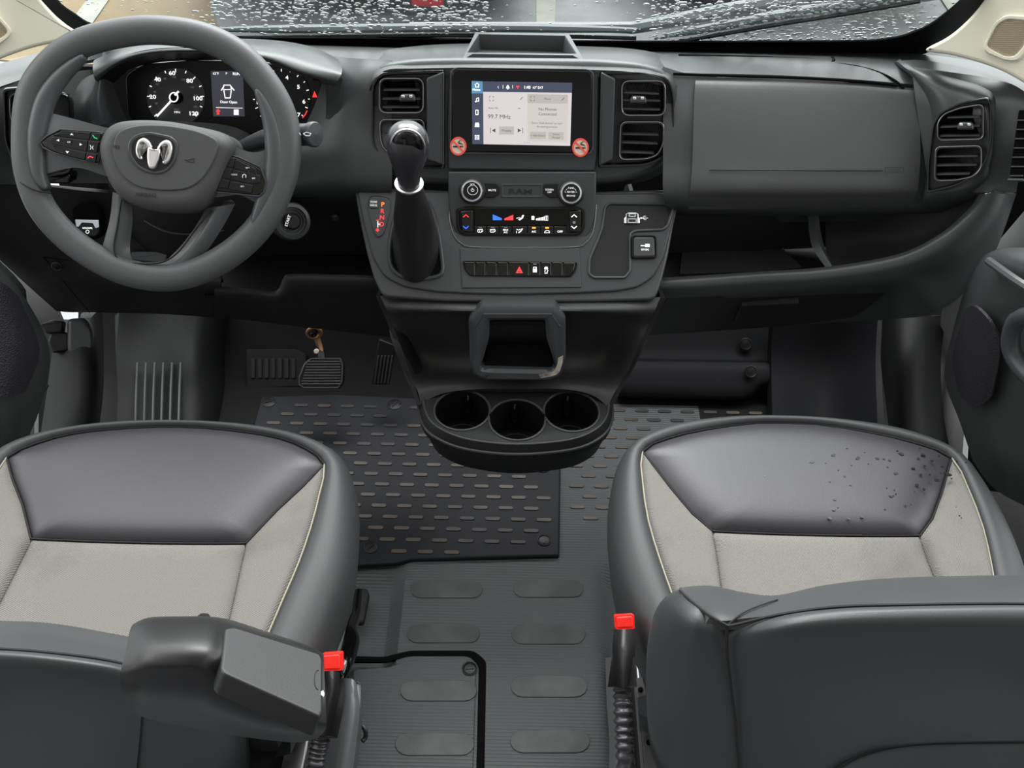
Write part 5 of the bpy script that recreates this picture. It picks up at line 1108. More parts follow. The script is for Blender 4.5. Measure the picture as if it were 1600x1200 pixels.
def sc_(P, s, dz, dy=0): return [V((c3.x+(p.x-c3.x)*s, c3.y+(p.y-c3.y)*s+dy, p.z+dz)) for p in P]
o_rings = [tp, sc_(tp, 1.02, -.002), sc_(tp, 1.03, -.014), sc_(tp, 1.055, -.018), sc_(tp, 1.058, -.034), sc_(tp, 1.02, -.042), sc_(tp, .96, -.075), sc_(tp, .80, -.098, .004), sc_(tp, .68, -.105, .006)]
vs_ = [vo]+[[b.verts.new(p) for p in r] for r in o_rings[1:]]
for A_, B_ in zip(vs_, vs_[1:]):
    for i in range(len(A_)): b.faces.new((A_[i], A_[(i+1) % len(A_)], B_[(i+1) % len(A_)], B_[i]))
b.faces.new(vs_[-1])
fin('cup_tray', b, DARK, lc, ang=50)
b = bmesh.new(); low = [p-V((0, 0, .072)) for p in cont]
ringmesh(b, [cont, low], cap0=False, cap1=True); cups = fin('cup_well', b, BLK, lc, ang=50)
tube('cup_rim', [p+V((0, 0, .0005)) for p in cont], .0022, PLAS2, lc, 8, closed=True)
tube('tray_edge', sc_(tp, 1.0, .0), .0022, PLAS2, lc, 8, closed=True)
tube('tray_lip', sc_(tp, 1.055, -.019), .0028, PLAS2, lc, 8, closed=True)
for i, c in enumerate(cc):
    for a in ((100, 200) if i == 0 else (95,) if i == 1 else (80, -20)):
        q = math.radians(a-(20 if i == 0 else 0)+(15 if i == 2 else 0)); p = c+V((math.cos(q), math.sin(q), 0))*(R-.001); 
        if (p-cc[1]).length < R+.003 and i != 1: q += .5*(1 if i == 0 else -1); p = c+V((math.cos(q), math.sin(q), 0))*(R-.001)
        lathe('cup_grip', p-V((0, 0, .055)), V((0, 0, 1)), [(.0005, 0), (.007, .006), (.0095, .02), (.009, .036), (.0005, .046)], GLO, lc, 14)
    tube('cup_floor_ring', [c+V((math.cos(t)*.034, math.sin(t)*.034, -.0705)) for t in [2*math.pi*j/28 for j in range(28)]], .0014, PLAS2, lc, 6, closed=True)
b = bmesh.new(); q = [atZ(x, y, CZ+.0004) for x, y in ((756, 600), (858, 601), (851, 613), (765, 613))]; ringmesh(b, [q, [p+V((0, 0, .0006)) for p in q]]); fin('tray_pocket', b, VOID, lc)

# ================================================================== PEDALS
bp = thing('brake_pedal', 'wide black ribbed brake pedal hanging in the driver footwell', 'pedal')
PP = Pl(500, 585, 1.43, 42)
plate('pedal_pad', PP, [(484, 559), (533, 559), (537, 568), (536, 598), (530, 608), (474, 608), (466, 602), (466, 590), (474, 568)], BLK, bp, h=.006, d=.012, bev=.003, r=.006)
tube('pad_edge', [PP.hit(x, y, .006) for x, y in [(486, 561), (531, 561), (535, 570), (534, 597), (528, 606), (475, 606), (468, 601), (468, 590), (476, 570)]], .0022, PLAS2, bp, 8, closed=True)
for i in range(9): y = 565+i*4.4; x0 = 480-(y-563)*.24 if y < 592 else 471; plate('pad_rib', PP.up(.006), rect(x0, y-1.1, 532, y+1.1), PLAS2, bp, h=.002, bev=.0008, r=.0006)
tube('pedal_arm', [PP.hit(505, 575, -.01), atY(500, 545, 1.50), atY(490, 515, 1.56), atY(485, 495, 1.60)], .009, BLK, bp, 8, 4)
tube('brake_linkage', [atY(504, 556, 1.48), atY(500, 538, 1.50), atY(494, 524, 1.51), atY(488, 518, 1.51)], .0045, RUST, bp, 8, 4)
tube('linkage_ring', [atY(491+11*math.cos(t), 520+8*math.sin(t), 1.505) for t in [2*math.pi*i/20 for i in range(20)]], .0035, RUST, bp, 8, closed=True)
lathe('linkage_ball', atY(489, 520, 1.50), CAM-atY(489, 520, 1.5), [(.0005, -.01), (.008, -.006), (.010, 0), (.007, .006), (.0005, .009)], GLO, bp)
lathe('linkage_pin', atY(494.5, 549, 1.47), CAM-atY(494, 549, 1.47), [(.0005, -.006), (.0055, -.005), (.0055, .004), (.004, .006), (.0005, .006)], mat('pale_nylon_pin', (.55, .5, .42), .5), bp)
ac = thing('accelerator_pedal', 'narrow dark accelerator pedal with lengthwise ribs beside the lower console', 'pedal')
PY = Pl(598, 575, 1.47, 30)
plate('pedal_pad', PY, [(592, 530), (618, 540), (608, 601), (581, 601), (584, 575)], BLK, ac, h=.004, d=.012, bev=.002, r=.003)
for i in range(5): plate('pad_rib', PY.up(.004), [(590+i*5.4, 556), (592.2+i*5.4, 556), (586.4+i*5.2, 599.5), (584+i*5.2, 599.5)], PLAS2, ac, h=.003, bev=.0009, r=.0004)

# ================================================================== STEERING WHEEL
sw = thing('steering_wheel', 'dark grey steering wheel with four spokes and a chrome emblem on its centre', 'steering wheel')
PH_ = Pl(240, 250, 1.17, 36, 3)
midl = [(41, 215), (48, 150), (77, 103), (122, 70), (180, 53), (243, 47), (315, 57), (376, 88), (420, 138), (444, 188), (449, 240), (438, 292), (412, 345), (374, 386), (325, 417), (275, 433), (222, 431), (170, 414), (110, 375), (66, 325), (45, 270)]
WM = spline([PH_.hit(*p) for p in midl], 6, True)
def rimtube(name, pts, ru, rv, m, closed=True, n=20):
    b = bmesh.new(); N = len(pts); rings = []; cen_ = PH_.hit(243, 243)
    for i in range(N):
        t = (pts[(i+1) % N]-pts[i-1]) if closed else pts[min(N-1, i+1)]-pts[max(0, i-1)]
        a = t.cross(PH_.n).normalized(); rings.append([pts[i]+a*ru*math.cos(q)+PH_.n*rv*math.sin(q) for q in [2*math.pi*j/n for j in range(n)]])
    if closed: ringmesh(b, rings+[rings[0]], False, False)
    else: ringmesh(b, rings)
    return fin(name, b, m, sw, ang=80)
rimtube('rim', WM, .0195, .0165, RIMM)
# smooth inner grips on both sides
def grip(pix, nm='grip_inlay', w_=.0145):
    P = spline([PH_.hit(x, y, .006) for x, y in pix], 6); N = len(P); b = bmesh.new(); rings = []
    for i in range(N):
        t = P[min(N-1, i+1)]-P[max(0, i-1)]; a = t.cross(PH_.n).normalized(); k = max(.12, math.sin(math.pi*min(1, max(0, (i+.4)/(N-.2))))**.45)
        rings.append([P[i]+a*w_*k*math.cos(q)+PH_.n*.0125*(.6+.4*k)*math.sin(q) for q in [2*math.pi*j/16 for j in range(16)]])
    ringmesh(b, rings); return fin(nm, b, SPOKE, sw, ang=80)
grip([(133, 88), (98, 118), (72, 155), (60, 200), (58, 240), (62, 275), (75, 296)]); grip([(402, 140), (418, 172), (428, 210), (430, 250), (424, 285), (410, 318), (396, 352)])
# spokes
def spoke(rows, nm='spoke', k=6):
    return patch(nm, [[PH_.hit(x, y, h) for x, y, h in r] for r in rows], SPOKE, sw, k, thick=.016, ang=80)
spoke([[(52, 172, .0), (85, 178, .010), (120, 187, .014), (170, 200, .012), (215, 205, .008)], [(46, 222, .004), (80, 215, .012), (120, 222, .018), (165, 235, .016), (215, 240, .012)], [(52, 278, .0), (78, 270, .008), (120, 262, .012), (165, 275, .010), (215, 290, .006)]])
spoke([[(452, 205, .0), (425, 228, .010), (395, 238, .014), (355, 225, .012), (300, 215, .008)], [(446, 262, .004), (415, 270, .012), (385, 272, .018), (345, 265, .016), (300, 260, .012)], [(425, 325, .0), (402, 318, .008), (375, 305, .012), (340, 308, .010), (300, 310, .006)]])
spoke([[(176, 300, .004), (172, 340, .002), (160, 385, .0), (150, 410, -.004)], [(188, 305, .010), (188, 345, .008), (182, 385, .006), (178, 415, .004)], [(205, 310, .0), (207, 345, -.004), (203, 385, -.006), (206, 408, -.002)]], 'lower_spoke')
spoke([[(322, 325, .0), (305, 355, -.004), (282, 385, -.006), (262, 405, -.002)], [(345, 322, .010), (326, 355, .008), (302, 388, .006), (285, 412, .004)], [(368, 318, .002), (348, 355, .0), (325, 390, -.002), (305, 415, -.004)]], 'lower_spoke')
spoke([[(172, 404, -.002), (205, 408, .0), (240, 410, .0), (270, 405, .0), (305, 400, -.002)], [(165, 425, .004), (205, 426, .008), (240, 428, .008), (275, 422, .008), (315, 412, .004)]], 'lower_bridge')
for q in ([(190, 312), (184, 350), (178, 385), (184, 404), (205, 411), (240, 412), (262, 406), (282, 390), (306, 358), (330, 328)],): tube('spoke_seam', [PH_.hit(x, y, .0085) for x, y in q], .0012, SEAM, sw, 6, 5)
for q in ([(22, 276), (38, 289), (58, 298), (80, 302)],): tube('rim_joint', [PH_.hit(x, y, h) for (x, y), h in zip(q, (.006, .0165, .0175, .010))], .0012, SEAM, sw, 6, 5)
hubp = [(152, 235), (160, 205), (180, 190), (215, 186), (260, 188), (310, 197), (345, 206), (361, 218), (364, 235), (352, 262), (335, 300), (310, 326), (270, 332), (225, 327), (188, 310), (165, 280)]
PHm = PH_.up(.026); hb = bmesh.new(); cu = [PHm.uv(*p) for p in hubp]; cu = [tuple(q) for q in spline([V((a, c, 0)) for a, c in cu], 4, True)]; cu = [(q[0], q[1]) for q in cu]
rgs = [[PH_.W(u, v, -.03) for u, v in cu]]
for k in range(9):
    t = k/8; rgs.append([PH_.W(u, v, .012+.022*math.sin(t*math.pi/2)) for u, v in inset(cu, .020*(1-math.cos(t*math.pi/2)))])
ringmesh(hb, rgs); hub = fin('airbag_hub', hb, AIRB, sw, ang=60)
PHF = PH_.up(.034)
# inner raised field
fld = [(182, 205), (215, 195), (260, 195), (310, 204), (345, 220), (336, 250), (318, 280), (295, 296), (255, 299), (215, 293), (190, 275), (175, 240)]
b = bmesh.new(); plate('', PHF, [PHF.uv(*p) for p in fld], None, uv=True, h=.0022, d=.004, bev=.002, r=.02, bm=b); fin('hub_field', b, AIRB, hub)
PF2 = PHF.up(.0022)
def cp(x, y): return (60+x/4.324, 170+y/4.324)
def c8(*p): return [cp(*q) for q in p]
em_o = [cp(*p) for p in [(650, 175), (740, 152), (900, 185), (945, 230), (930, 350), (870, 425), (800, 445), (740, 435), (660, 400), (598, 310), (605, 220)]]
frame('emblem_surround', PF2, em_o, [(242+(x-242)*.86, 239+(y-239)*.86) for x, y in em_o], PLAS2, hub, h=.0018, d=.002, bev=.001, ro=.008, ri=.007)
plate('emblem_base', PF2, [(242+(x-242)*.87, 239+(y-239)*.87) for x, y in em_o], DARK, hub, h=.0006, bev=.0002, r=.007)
PE = PF2.up(.0006)
EMBC = mat('emblem_bright_silver', (.9, .88, .87), .28, .85)
emb = bpy.data.objects.new('emblem', None); COL.objects.link(emb); emb.parent = sw
for nm, pts in (('horn', [(770, 262), (748, 215), (708, 190), (668, 208), (652, 255), (652, 305), (672, 338), (700, 347), (700, 318), (682, 300), (680, 262), (700, 232), (722, 250), (740, 285)]),
                ('horn', [(793, 268), (822, 222), (862, 204), (894, 222), (905, 265), (896, 312), (880, 355), (856, 378), (830, 368), (836, 345), (854, 330), (868, 290), (860, 245), (838, 262), (815, 300)]),
                ('snout', [(735, 250), (775, 275), (818, 262), (822, 300), (804, 352), (788, 394), (770, 408), (745, 402), (732, 370), (728, 310)])):
    plate(nm, PE, c8(*pts), EMBC, emb, h=.0055 if nm == 'snout' else .004, bev=.003, r=.0015, n=2)
b = bmesh.new(); text(b, PH_.up(.0185), 0, 0, ' ', 3) if 0 else None
text(b, PHF.up(.0002), 228, 305, 'AIRBAG', 6, rot=-4, sx=1.1, bold=.02, h=.0012)
line(b, PF2, [(176, 227), (178, 227), (178, 231)], .8); line(b, PF2, [(181, 227.5), (187, 229), (185, 232.5), (181, 231)], .9, closed=True); line(b, PF2, [(289, 250), (294, 250.5), (303, 247.5), (303, 254), (296, 253)], .9, closed=True)
fin('horn_and_airbag_mark', b, EMB, hub)
def pod_(name, pix, btns, marks, lab):
    o = plate(name, PH_.up(.012), pix, GLO, sw, h=.006, d=.02, bev=.003, r=.006)
    for q in btns: b = plate('wheel_button', PH_.up(.018), q, BLK, o, h=.0022, bev=.0009, r=.0012)
    q = PH_.up(.0202)
    for m_, fn in marks: b = bmesh.new(); fn(b, q); fin('print', b, m_, o)
    tube('chrome_edge', [PH_.hit(x, y, .018) for x, y in pix], .0012, SAT if 0 else PLAS2, o, 6, closed=True)
    return o
pod_('left_button_pod', c8((150, 140), (440, 160), (405, 375), (110, 300), (30, 260), (10, 225), (60, 180)),
     [c8((160, 145), (355, 158), (340, 210), (100, 182)), c8((360, 160), (425, 165), (410, 215), (345, 210)), c8((90, 188), (332, 215), (325, 290), (90, 240), (75, 212)), c8((340, 218), (408, 224), (395, 298), (330, 290)), c8((95, 248), (322, 296), (312, 345), (130, 300)), c8((325, 300), (394, 306), (385, 365), (318, 350)), c8((185, 205), (240, 208), (235, 245), (180, 240))],
     [(WHT, lambda b, q: [flat(b, q, c8((215, 178), (238, 178), (226, 165))), flat(b, q, c8((122, 213), (142, 205), (142, 221))), flat(b, q, c8((280, 232), (280, 250), (298, 242))), flat(b, q, c8((185, 285), (210, 288), (196, 302))), text(b, q.up(.002), *cp(208, 226), 'OK', 2.6), line(b, q, c8((350, 245), (358, 262), (352, 275)), .8), line(b, q, c8((372, 250), (365, 262), (372, 275)), .8)]),
      (LGRN, lambda b, q: line(b, q, c8((370, 180), (380, 195), (398, 202)), 1.6)), (LRED, lambda b, q: line(b, q, c8((335, 332), (350, 322), (370, 330)), 1.6))], '')
pod_('right_button_pod', c8((1278, 310), (1350, 325), (1500, 395), (1540, 500), (1525, 560), (1490, 590), (1190, 560)),
     [c8((1285, 322), (1325, 335), (1318, 400), (1265, 390)), c8((1335, 340), (1470, 405), (1478, 450), (1440, 440), (1320, 402)), c8((1260, 398), (1310, 405), (1295, 478), (1235, 465)), c8((1318, 410), (1500, 450), (1498, 500), (1440, 510), (1300, 478)), c8((1232, 475), (1292, 485), (1280, 540), (1210, 530)), c8((1300, 488), (1450, 515), (1440, 570), (1285, 545)), c8((1372, 430), (1425, 435), (1418, 480), (1365, 472))],
     [(WHT, lambda b, q: [text(b, q, *cp(1325, 445), 'CANC', 2.4), text(b, q, *cp(1455, 470), 'RES', 2.4), text(b, q, *cp(1415, 400), 'SET+', 2.2), text(b, q, *cp(1380, 525), 'SET-', 2.4), line(b, q.up(.002), c8((1380, 465), (1380, 448), (1392, 442), (1404, 450), (1402, 465)), .8)])], '')
# stalk
st = thing('wiper_stalk', 'dark wiper control stalk right of the steering column', 'stalk')
tube('stalk_arm', [atY(375, 232, 1.30), atY(410, 218, 1.26), atY(440, 212, 1.235), atY(492, 210, 1.21)], [.010, .013, .0155, .016], PLAS2, st, 18, 5)
lathe('stalk_end', atY(490, 210, 1.21), (atY(495, 210, 1.208)-atY(485, 210, 1.213)), [(.0175, -.004), (.0178, .002), (.016, .004), (.0005, .006)], PLAS2, st)
b = bmesh.new(); q = Pl(480, 205, 1.192, 35); line(b, q, [(474, 209), (479, 206.5), (486, 208.5), (484, 212), (478, 212)], .8, closed=True); line(b, q, [(468, 207.5), (470, 211)], .8); fin('print', b, WHT, st)
# column shroud
cs = thing('steering_column_shroud', 'dark shroud of the steering column below the wheel hub', 'column shroud')
patch('shroud_shell', G([[(130, 200, 1.37), (200, 190, 1.34), (290, 190, 1.32), (370, 200, 1.33), (425, 235, 1.37)], [(160, 260, 1.34), (215, 280, 1.28), (290, 285, 1.26), (360, 290, 1.28), (430, 290, 1.35)], [(185, 340, 1.32), (225, 350, 1.28), (280, 355, 1.265), (345, 352, 1.285), (415, 345, 1.33)], [(220, 395, 1.33), (245, 400, 1.31), (285, 402, 1.30), (350, 398, 1.31), (405, 385, 1.35)]]), DARK, cs, 5, thick=.008)
tube('shroud_crease', G([[(225, 345, 1.262), (260, 362, 1.255), (300, 366, 1.262), (350, 360, 1.272)]])[0], .0012, PLAS2, cs, 6, 5)
plate('lower_ledge', Pl(240, 405, 1.30, 35), [(205, 393), (262, 393), (258, 412), (203, 406)], PLAS2, cs, h=.004, d=.01, bev=.002, r=.002)
ig = thing('ignition_switch', 'round ignition switch ring right of the steering wheel', 'ignition')
ic = atY(456, 346, 1.32); ax_ = (CAM-ic).normalized()+V((.25, 0, 0))
lathe('ignition_ring', ic, ax_, [(.031, -.03), (.0315, 0), (.029, .006), (.0235, .008), (.0225, .001), (.0195, .001), (.0195, -.004), (.0005, -.004)], PLAS2, ig, 40)
lathe('ignition_barrel', ic, ax_, [(.014, -.004), (.014, .006), (.011, .009), (.0005, .009)], BLK, ig)
b = bmesh.new(); qi = Pl(456, 346, 1.30, 38); text(b, qi, 450, 345, 'START', 4.4, rot=72, bold=.03); fin('print', b, WHT, ig)
# parking brake switch
pb = thing('parking_brake_switch', 'electric parking brake switch with silver top in an oval recess left of the wheel', 'switch')
PBK = Pl(137, 350, 1.29, 26)
plate('switch_recess', PBK, [(113, 326), (122, 318), (140, 317), (152, 326), (157, 345), (159, 365), (150, 375), (125, 373), (115, 358)], VOID, pb, h=.001, d=.02, bev=.001, r=.006)
plate('switch_body', PBK.up(.001), [(117, 345), (153, 345), (156, 363), (150, 371), (125, 369), (118, 360)], BLK, pb, h=.008, bev=.003, r=.005)
plate('silver_cap', PBK.up(.009), [(117, 343), (154, 344), (155, 355), (149, 357), (145, 349), (128, 348), (123, 355), (119, 354)], SAT, pb, h=.0015, bev=.0006, r=.0015)
b = bmesh.new(); q = PBK.up(.009); text(b, q, 137, 356.5, 'HOLD/PK', 2.6, bold=.03); line(b, q, [(137+2.5*math.cos(t), 362+2.5*math.sin(t)) for t in [2*math.pi*i/14 for i in range(14)]], .7, closed=True); fin('print', b, LWHT, pb)
lv = thing('hood_release_handle', 'small glossy handle on the lower dash left of the wheel spoke', 'handle')
plate('handle_bar', Pl(90, 280, 1.30, 20), [(72, 274), (100, 275), (105, 270), (110, 276), (107, 288), (72, 287)], GLO, lv, h=.008, d=.02, bev=.003, r=.003)
# ================================================================== SEATS
def resamp(P, n):
    P = [V(p) for p in P]; L_ = [0]
    for a, b in zip(P, P[1:]): L_.append(L_[-1]+(b-a).length)
    o_ = []
    for i in range(n):
        t = L_[-1]*i/(n-1); k = 0
        while k < len(L_)-2 and L_[k+1] < t: k += 1
        o_.append(P[k].lerp(P[k+1], (t-L_[k])/max(1e-9, L_[k+1]-L_[k])))
    return o_
SZ = .48
def cushion_panel(name, poly, puff, m, parent, zf, lip=.004):
    """puffed upholstery panel: rings shrinking to the middle"""
    P = []
    for i in range(len(poly)):
        a, c = poly[i], poly[(i+1) % len(poly)]; n_ = max(1, int((c-a).length/.012))
        P += [a.lerp(c, j/n_) for j in range(n_)]
    c = sum(P, V())/len(P); b = bmesh.new(); R_ = []
    for k in range(15):
        t = [0, .012, .03, .055, .09, .13, .18, .25, .34, .45, .57, .7, .82, .92, .999][k]
        h_ = -lip+(puff+lip)*(1-math.exp(-t*11)); R_.append([(lambda q: V((q.x, q.y, SZ+zf(q)+h_)))(p.lerp(c, t)) for p in P])
    R_.insert(0, [q-V((0, 0, .02)) for q in R_[0]])
    ringmesh(b, R_); return fin(name, b, m, parent, ang=80)
def seat(root, xc, s, O, S, diag, cen, m_extra=None):
    """O outer silhouette, S seam line, both from the front middle round to the back on the inner side; s = side of the traced half"""
    mir = lambda p: V((2*xc-p.x, p.y, p.z))
    def zf(p): u = min(1.3, abs(p.x-xc)/.27); return .014*u*u - .02*max(0, (p.y-.93)/.06)**2*.25
    O = spline([atZ(x, y, SZ) for x, y in O], 4); S = spline([atZ(x, y, SZ) for x, y in S], 4)
    O, S = [[V((xc, q[0].y, SZ))]+q for q in ([p for p in L_ if s*(p.x-xc) > .004] for L_ in (O, S))]
    n_ = 34; O2, S2 = resamp(O, n_), resamp(S, n_)
    O2[0].x = S2[0].x = xc
    full = lambda L_: [mir(p) for p in L_[::-1]]+L_[1:]
    OF, SF = full(O2), full(S2); N = len(OF)
    def nrm(L_, i): t = L_[min(N-1, i+1)]-L_[max(0, i-1)]; q = V((t.y, -t.x, 0)).normalized(); return q if q.dot(L_[i]-V((xc, .75, SZ))) > 0 else -q
    rows = []
    for t, h_, o_ in ((0, -.004, 0), (.04, .001, 0), (.14, .006, 0), (.35, .008, 0), (.6, .005, 0), (.82, -.004, 0), (.95, -.016, 0), (1, -.032, .001), (1, -.06, .002), (1, -.10, -.004), (1, -.125, -.03)):
        rows.append([(lambda q: V((q.x, q.y, SZ+zf(q)*(1-t*.5)+h_)))(SF[i].lerp(OF[i], t)+nrm(OF, i)*o_) for i in range(N)])
    b = bmesh.new(); ringmesh(b, rows, False, False, closed=False); bmesh.ops.remove_doubles(b, verts=b.verts, dist=1e-5)
    fin('seat_border', b, LEAB, root, ang=80)
    # panels
    corner = min(range(len(S)), key=lambda i: (S[i]-atZ(*diag[0], SZ)).length)
    D = [atZ(x, y, SZ) for x, y in diag]; C_ = [atZ(x, y, SZ) for x, y in cen]
    front = [S[i] for i in range(0, corner+1, 2)]+D[1:]
    front[0] = V((xc, front[0].y, SZ)); fr = front+[mir(p) for p in front[::-1]][:-1]
    cushion_panel('front_panel', fr, .014, LEA, root, zf)
    cushion_panel('centre_panel', C_+[mir(p) for p in C_[::-1]], .008, FAB, root, zf)
    side = [S[i] for i in range(corner, len(S), 2)]+C_[::-1]+D[1:-1][::-1]
    cushion_panel('side_bolster_panel', side, .008, FAB, root, zf); cushion_panel('side_bolster_panel', [mir(p) for p in side], .008, FAB, root, zf)
    up_ = lambda P: [V((p.x, p.y, SZ+zf(p)-.0005)) for p in P]
    SF2 = [mir(p) for p in S[:corner+1:2][::-1]]+S[:corner+1:2]; tube('seam_thread', up_(SF2), .0012, SEAM, root, 6)
    for q in (S[corner::2], [mir(p) for p in S[corner::2]]): tube('pale_piping', up_(q), .0013, PALE, root, 6)
    for q in (D, [mir(p) for p in D]): tube('seam_thread', up_(resamp(q, 14)), .0012, SEAM, root, 6)
    tube('seam_thread', up_(resamp([mir(D[-1]), D[-1]], 20)), .0012, SEAM, root, 6)
    # base under the cushion
    cz = .75
    B = [V((xc+(p.x-xc)*.86, cz+(p.y-cz)*.86, .355)) for p in OF]; b = bmesh.new(); ringmesh(b, [[q-V((0, 0, .035)) for q in B], B]); fin('seat_pan', b, BLK, root)
    bx_ = bmesh.new(); box('', (xc, .70, .15), (.40, .42, .27), None, bev=.012, bm=bx_); fin('pedestal', bx_, DARK, root)
    for e_ in (-1, 1):
        box('slide_rail', (xc+e_*.215, .70, .30), (.03, .50, .035), STEEL, root, .004)
    return zf
ps = thing('car_seat', 'right-hand seat with dark vinyl front panel, light grey woven centre and a few wet spots', 'seat')
zfp = seat(ps, atZ(1276, 840, SZ).x, -1,
     [(1270, 645), (1200, 643), (1120, 646), (1050, 657), (1002, 678), (972, 705), (959, 745), (956, 800), (961, 860), (973, 910), (991, 955), (1013, 1000), (1045, 1060)],
     [(1265, 658), (1180, 658), (1100, 672), (1040, 690), (1003, 712), (1003, 760), (1012, 820), (1030, 880), (1047, 928), (1066, 980), (1085, 1040)],
     [(1003, 712), (1045, 765), (1080, 805), (1113, 832)], [(1113, 832), (1120, 870), (1127, 921), (1136, 970), (1146, 1040)])
ds = thing('car_seat', 'left-hand seat with dark vinyl front panel and soiled light grey woven centre', 'seat')
zfd = seat(ds, atZ(216, 851, SZ).x, 1,
     [(225, 654), (310, 655), (390, 661), (450, 673), (500, 688), (534, 708), (550, 742), (554, 790), (550, 850), (538, 905), (520, 950), (500, 1000), (470, 1060), (440, 1120)],
     [(230, 664), (320, 668), (390, 677), (440, 688), (480, 706), (508, 732), (500, 780), (487, 830), (468, 885), (444, 940), (418, 1000), (385, 1070)],
     [(508, 732), (478, 762), (435, 800), (385, 851)], [(385, 851), (374, 900), (362, 955), (346, 1020), (335, 1070)])
# wet spots and smudges on cushions
WET = mat('wet_spot', (.018, .017, .02), .2)
b = bmesh.new(); rnd = random.Random(11)
sp_ = [(1302, 712), (1268, 722), (1380, 719), (1389, 722), (1370, 718), (1340, 717), (1440, 715), (1433, 720), (1454, 725), (1443, 732), (1470, 735), (1304, 781), (1303, 797), (1297, 810), (1326, 811), (1391, 777), (1347, 808), (1432, 761), (1442, 768), (1414, 792), (1437, 745), (1398, 742), (1320, 745), (1407, 712), (1462, 755), (1480, 748), (1425, 735), (1465, 718), (1492, 728), (1475, 745), (1195, 745), (1505, 730)]+[(rnd.uniform(1290, 1500), rnd.uniform(700, 815)) for _ in range(26)]
for i, (x, y) in enumerate(sp_):
    c = atZ(x, y, SZ+.014); z_ = SZ+zfp(c)+.0143; r_ = rnd.uniform(.0012, .0030)*(1 if i < 30 else .45); N = 9
    w_ = [r_*rnd.uniform(.6, 1.25) for _ in range(N)]
    ringmesh(b, [[V((c.x+w_[k]*math.cos(2*math.pi*k/N)*1.2, c.y+w_[k]*math.sin(2*math.pi*k/N), z_+hh)) for k in range(N)] for hh in (-.0006, .0003)])
tag(fin('water_spot', b, WET), 'dark water spots scattered on the vinyl front of the passenger seat', 'water spots', kind='stuff')
# driver back and passenger back
def Gm(rows): return G(rows)
br = 'backrest'
bk = patch('backrest', Gm([[(1122, 985, .474), (1215, 962, .460), (1300, 950, .458), (1400, 946, .456), (1600, 944, .456), (1760, 950, .460)],
    [(1122, 994, .464), (1215, 972, .447), (1300, 960, .445), (1400, 956, .443), (1600, 954, .443), (1765, 960, .448)],
    [(1124, 1020, .460), (1215, 1000, .438), (1300, 992, .434), (1400, 990, .432), (1600, 990, .432), (1770, 995, .440)],
    [(1132, 1080, .460), (1230, 1080, .436), (1310, 1078, .431), (1400, 1078, .430), (1600, 1078, .430), (1785, 1080, .440)],
    [(1140, 1180, .466), (1240, 1160, .443), (1320, 1150, .440), (1400, 1145, .442), (1600, 1140, .445), (1800, 1140, .45)],
    [(1146, 1300, .478), (1250, 1250, .458), (1330, 1190, .456), (1400, 1170, .462), (1600, 1164, .468), (1810, 1170, .47)]]), LEAD, ps, 6, thick=.012)
patch('backrest_lower_panel', Gm([[(1240, 1290, .452), (1300, 1215, .449), (1345, 1186, .452), (1430, 1168, .458), (1600, 1164, .462), (1810, 1170, .466)], [(1250, 1330, .458), (1310, 1250, .456), (1350, 1215, .458), (1430, 1200, .464), (1600, 1196, .468), (1810, 1200, .47)], [(1260, 1400, .48), (1320, 1390, .48), (1360, 1380, .48), (1430, 1380, .48), (1600, 1380, .48), (1810, 1380, .48)]]), LEAD, ps, 5, thick=.010)
patch('backrest_top_panel', Gm([[(1062, 918, .54), (1110, 915, .545), (1165, 926, .55), (1215, 930, .55), (1290, 914, .55), (1400, 903, .55), (1600, 899, .55), (1760, 905, .55)],
    [(1061, 922, .525), (1110, 920, .53), (1165, 930, .535), (1215, 934, .535), (1290, 917, .535), (1400, 906, .535), (1600, 903, .535), (1760, 908, .535)],
    [(1066, 930, .505), (1112, 934, .508), (1165, 940, .508), (1215, 943, .505), (1295, 928, .502), (1400, 918, .50), (1600, 916, .50), (1760, 920, .50)],
    [(1085, 945, .484), (1120, 955, .48), (1165, 957, .476), (1215, 956, .472), (1298, 944, .468), (1400, 938, .466), (1600, 936, .466), (1760, 940, .47)],
    [(1110, 962, .468), (1128, 970, .466), (1165, 966, .463), (1215, 960.5, .462), (1300, 948.5, .460), (1400, 944.5, .458), (1600, 942.5, .458), (1760, 948, .462)]]), LEAD, ps, 5, thick=.010)
patch('backrest_side_bolster', Gm([[(1064, 919, .53), (1040, 932, .535), (1024, 955, .54), (1014, 990, .545), (1010, 1030, .55), (1010, 1090, .55), (1014, 1160, .55), (1024, 1260, .55)],
    [(1063, 923, .515), (1042, 938, .515), (1028, 962, .515), (1019, 995, .515), (1014, 1040, .52), (1013, 1095, .52), (1017, 1160, .52), (1030, 1270, .52)],
    [(1072, 936, .495), (1060, 958, .482), (1050, 990, .478), (1044, 1030, .478), (1040, 1080, .48), (1038, 1130, .485), (1042, 1190, .49), (1056, 1290, .50)],
    [(1098, 955, .474), (1092, 980, .460), (1086, 1010, .456), (1084, 1050, .455), (1084, 1100, .457), (1086, 1150, .462), (1092, 1210, .468), (1104, 1300, .475)],
    [(1136, 978, .468), (1140, 992, .463), (1144, 1015, .459), (1149, 1050, .457), (1155, 1100, .457), (1161, 1150, .461), (1166, 1200, .465), (1173, 1300, .473)]]), LEAD, ps, 5, thick=.010)
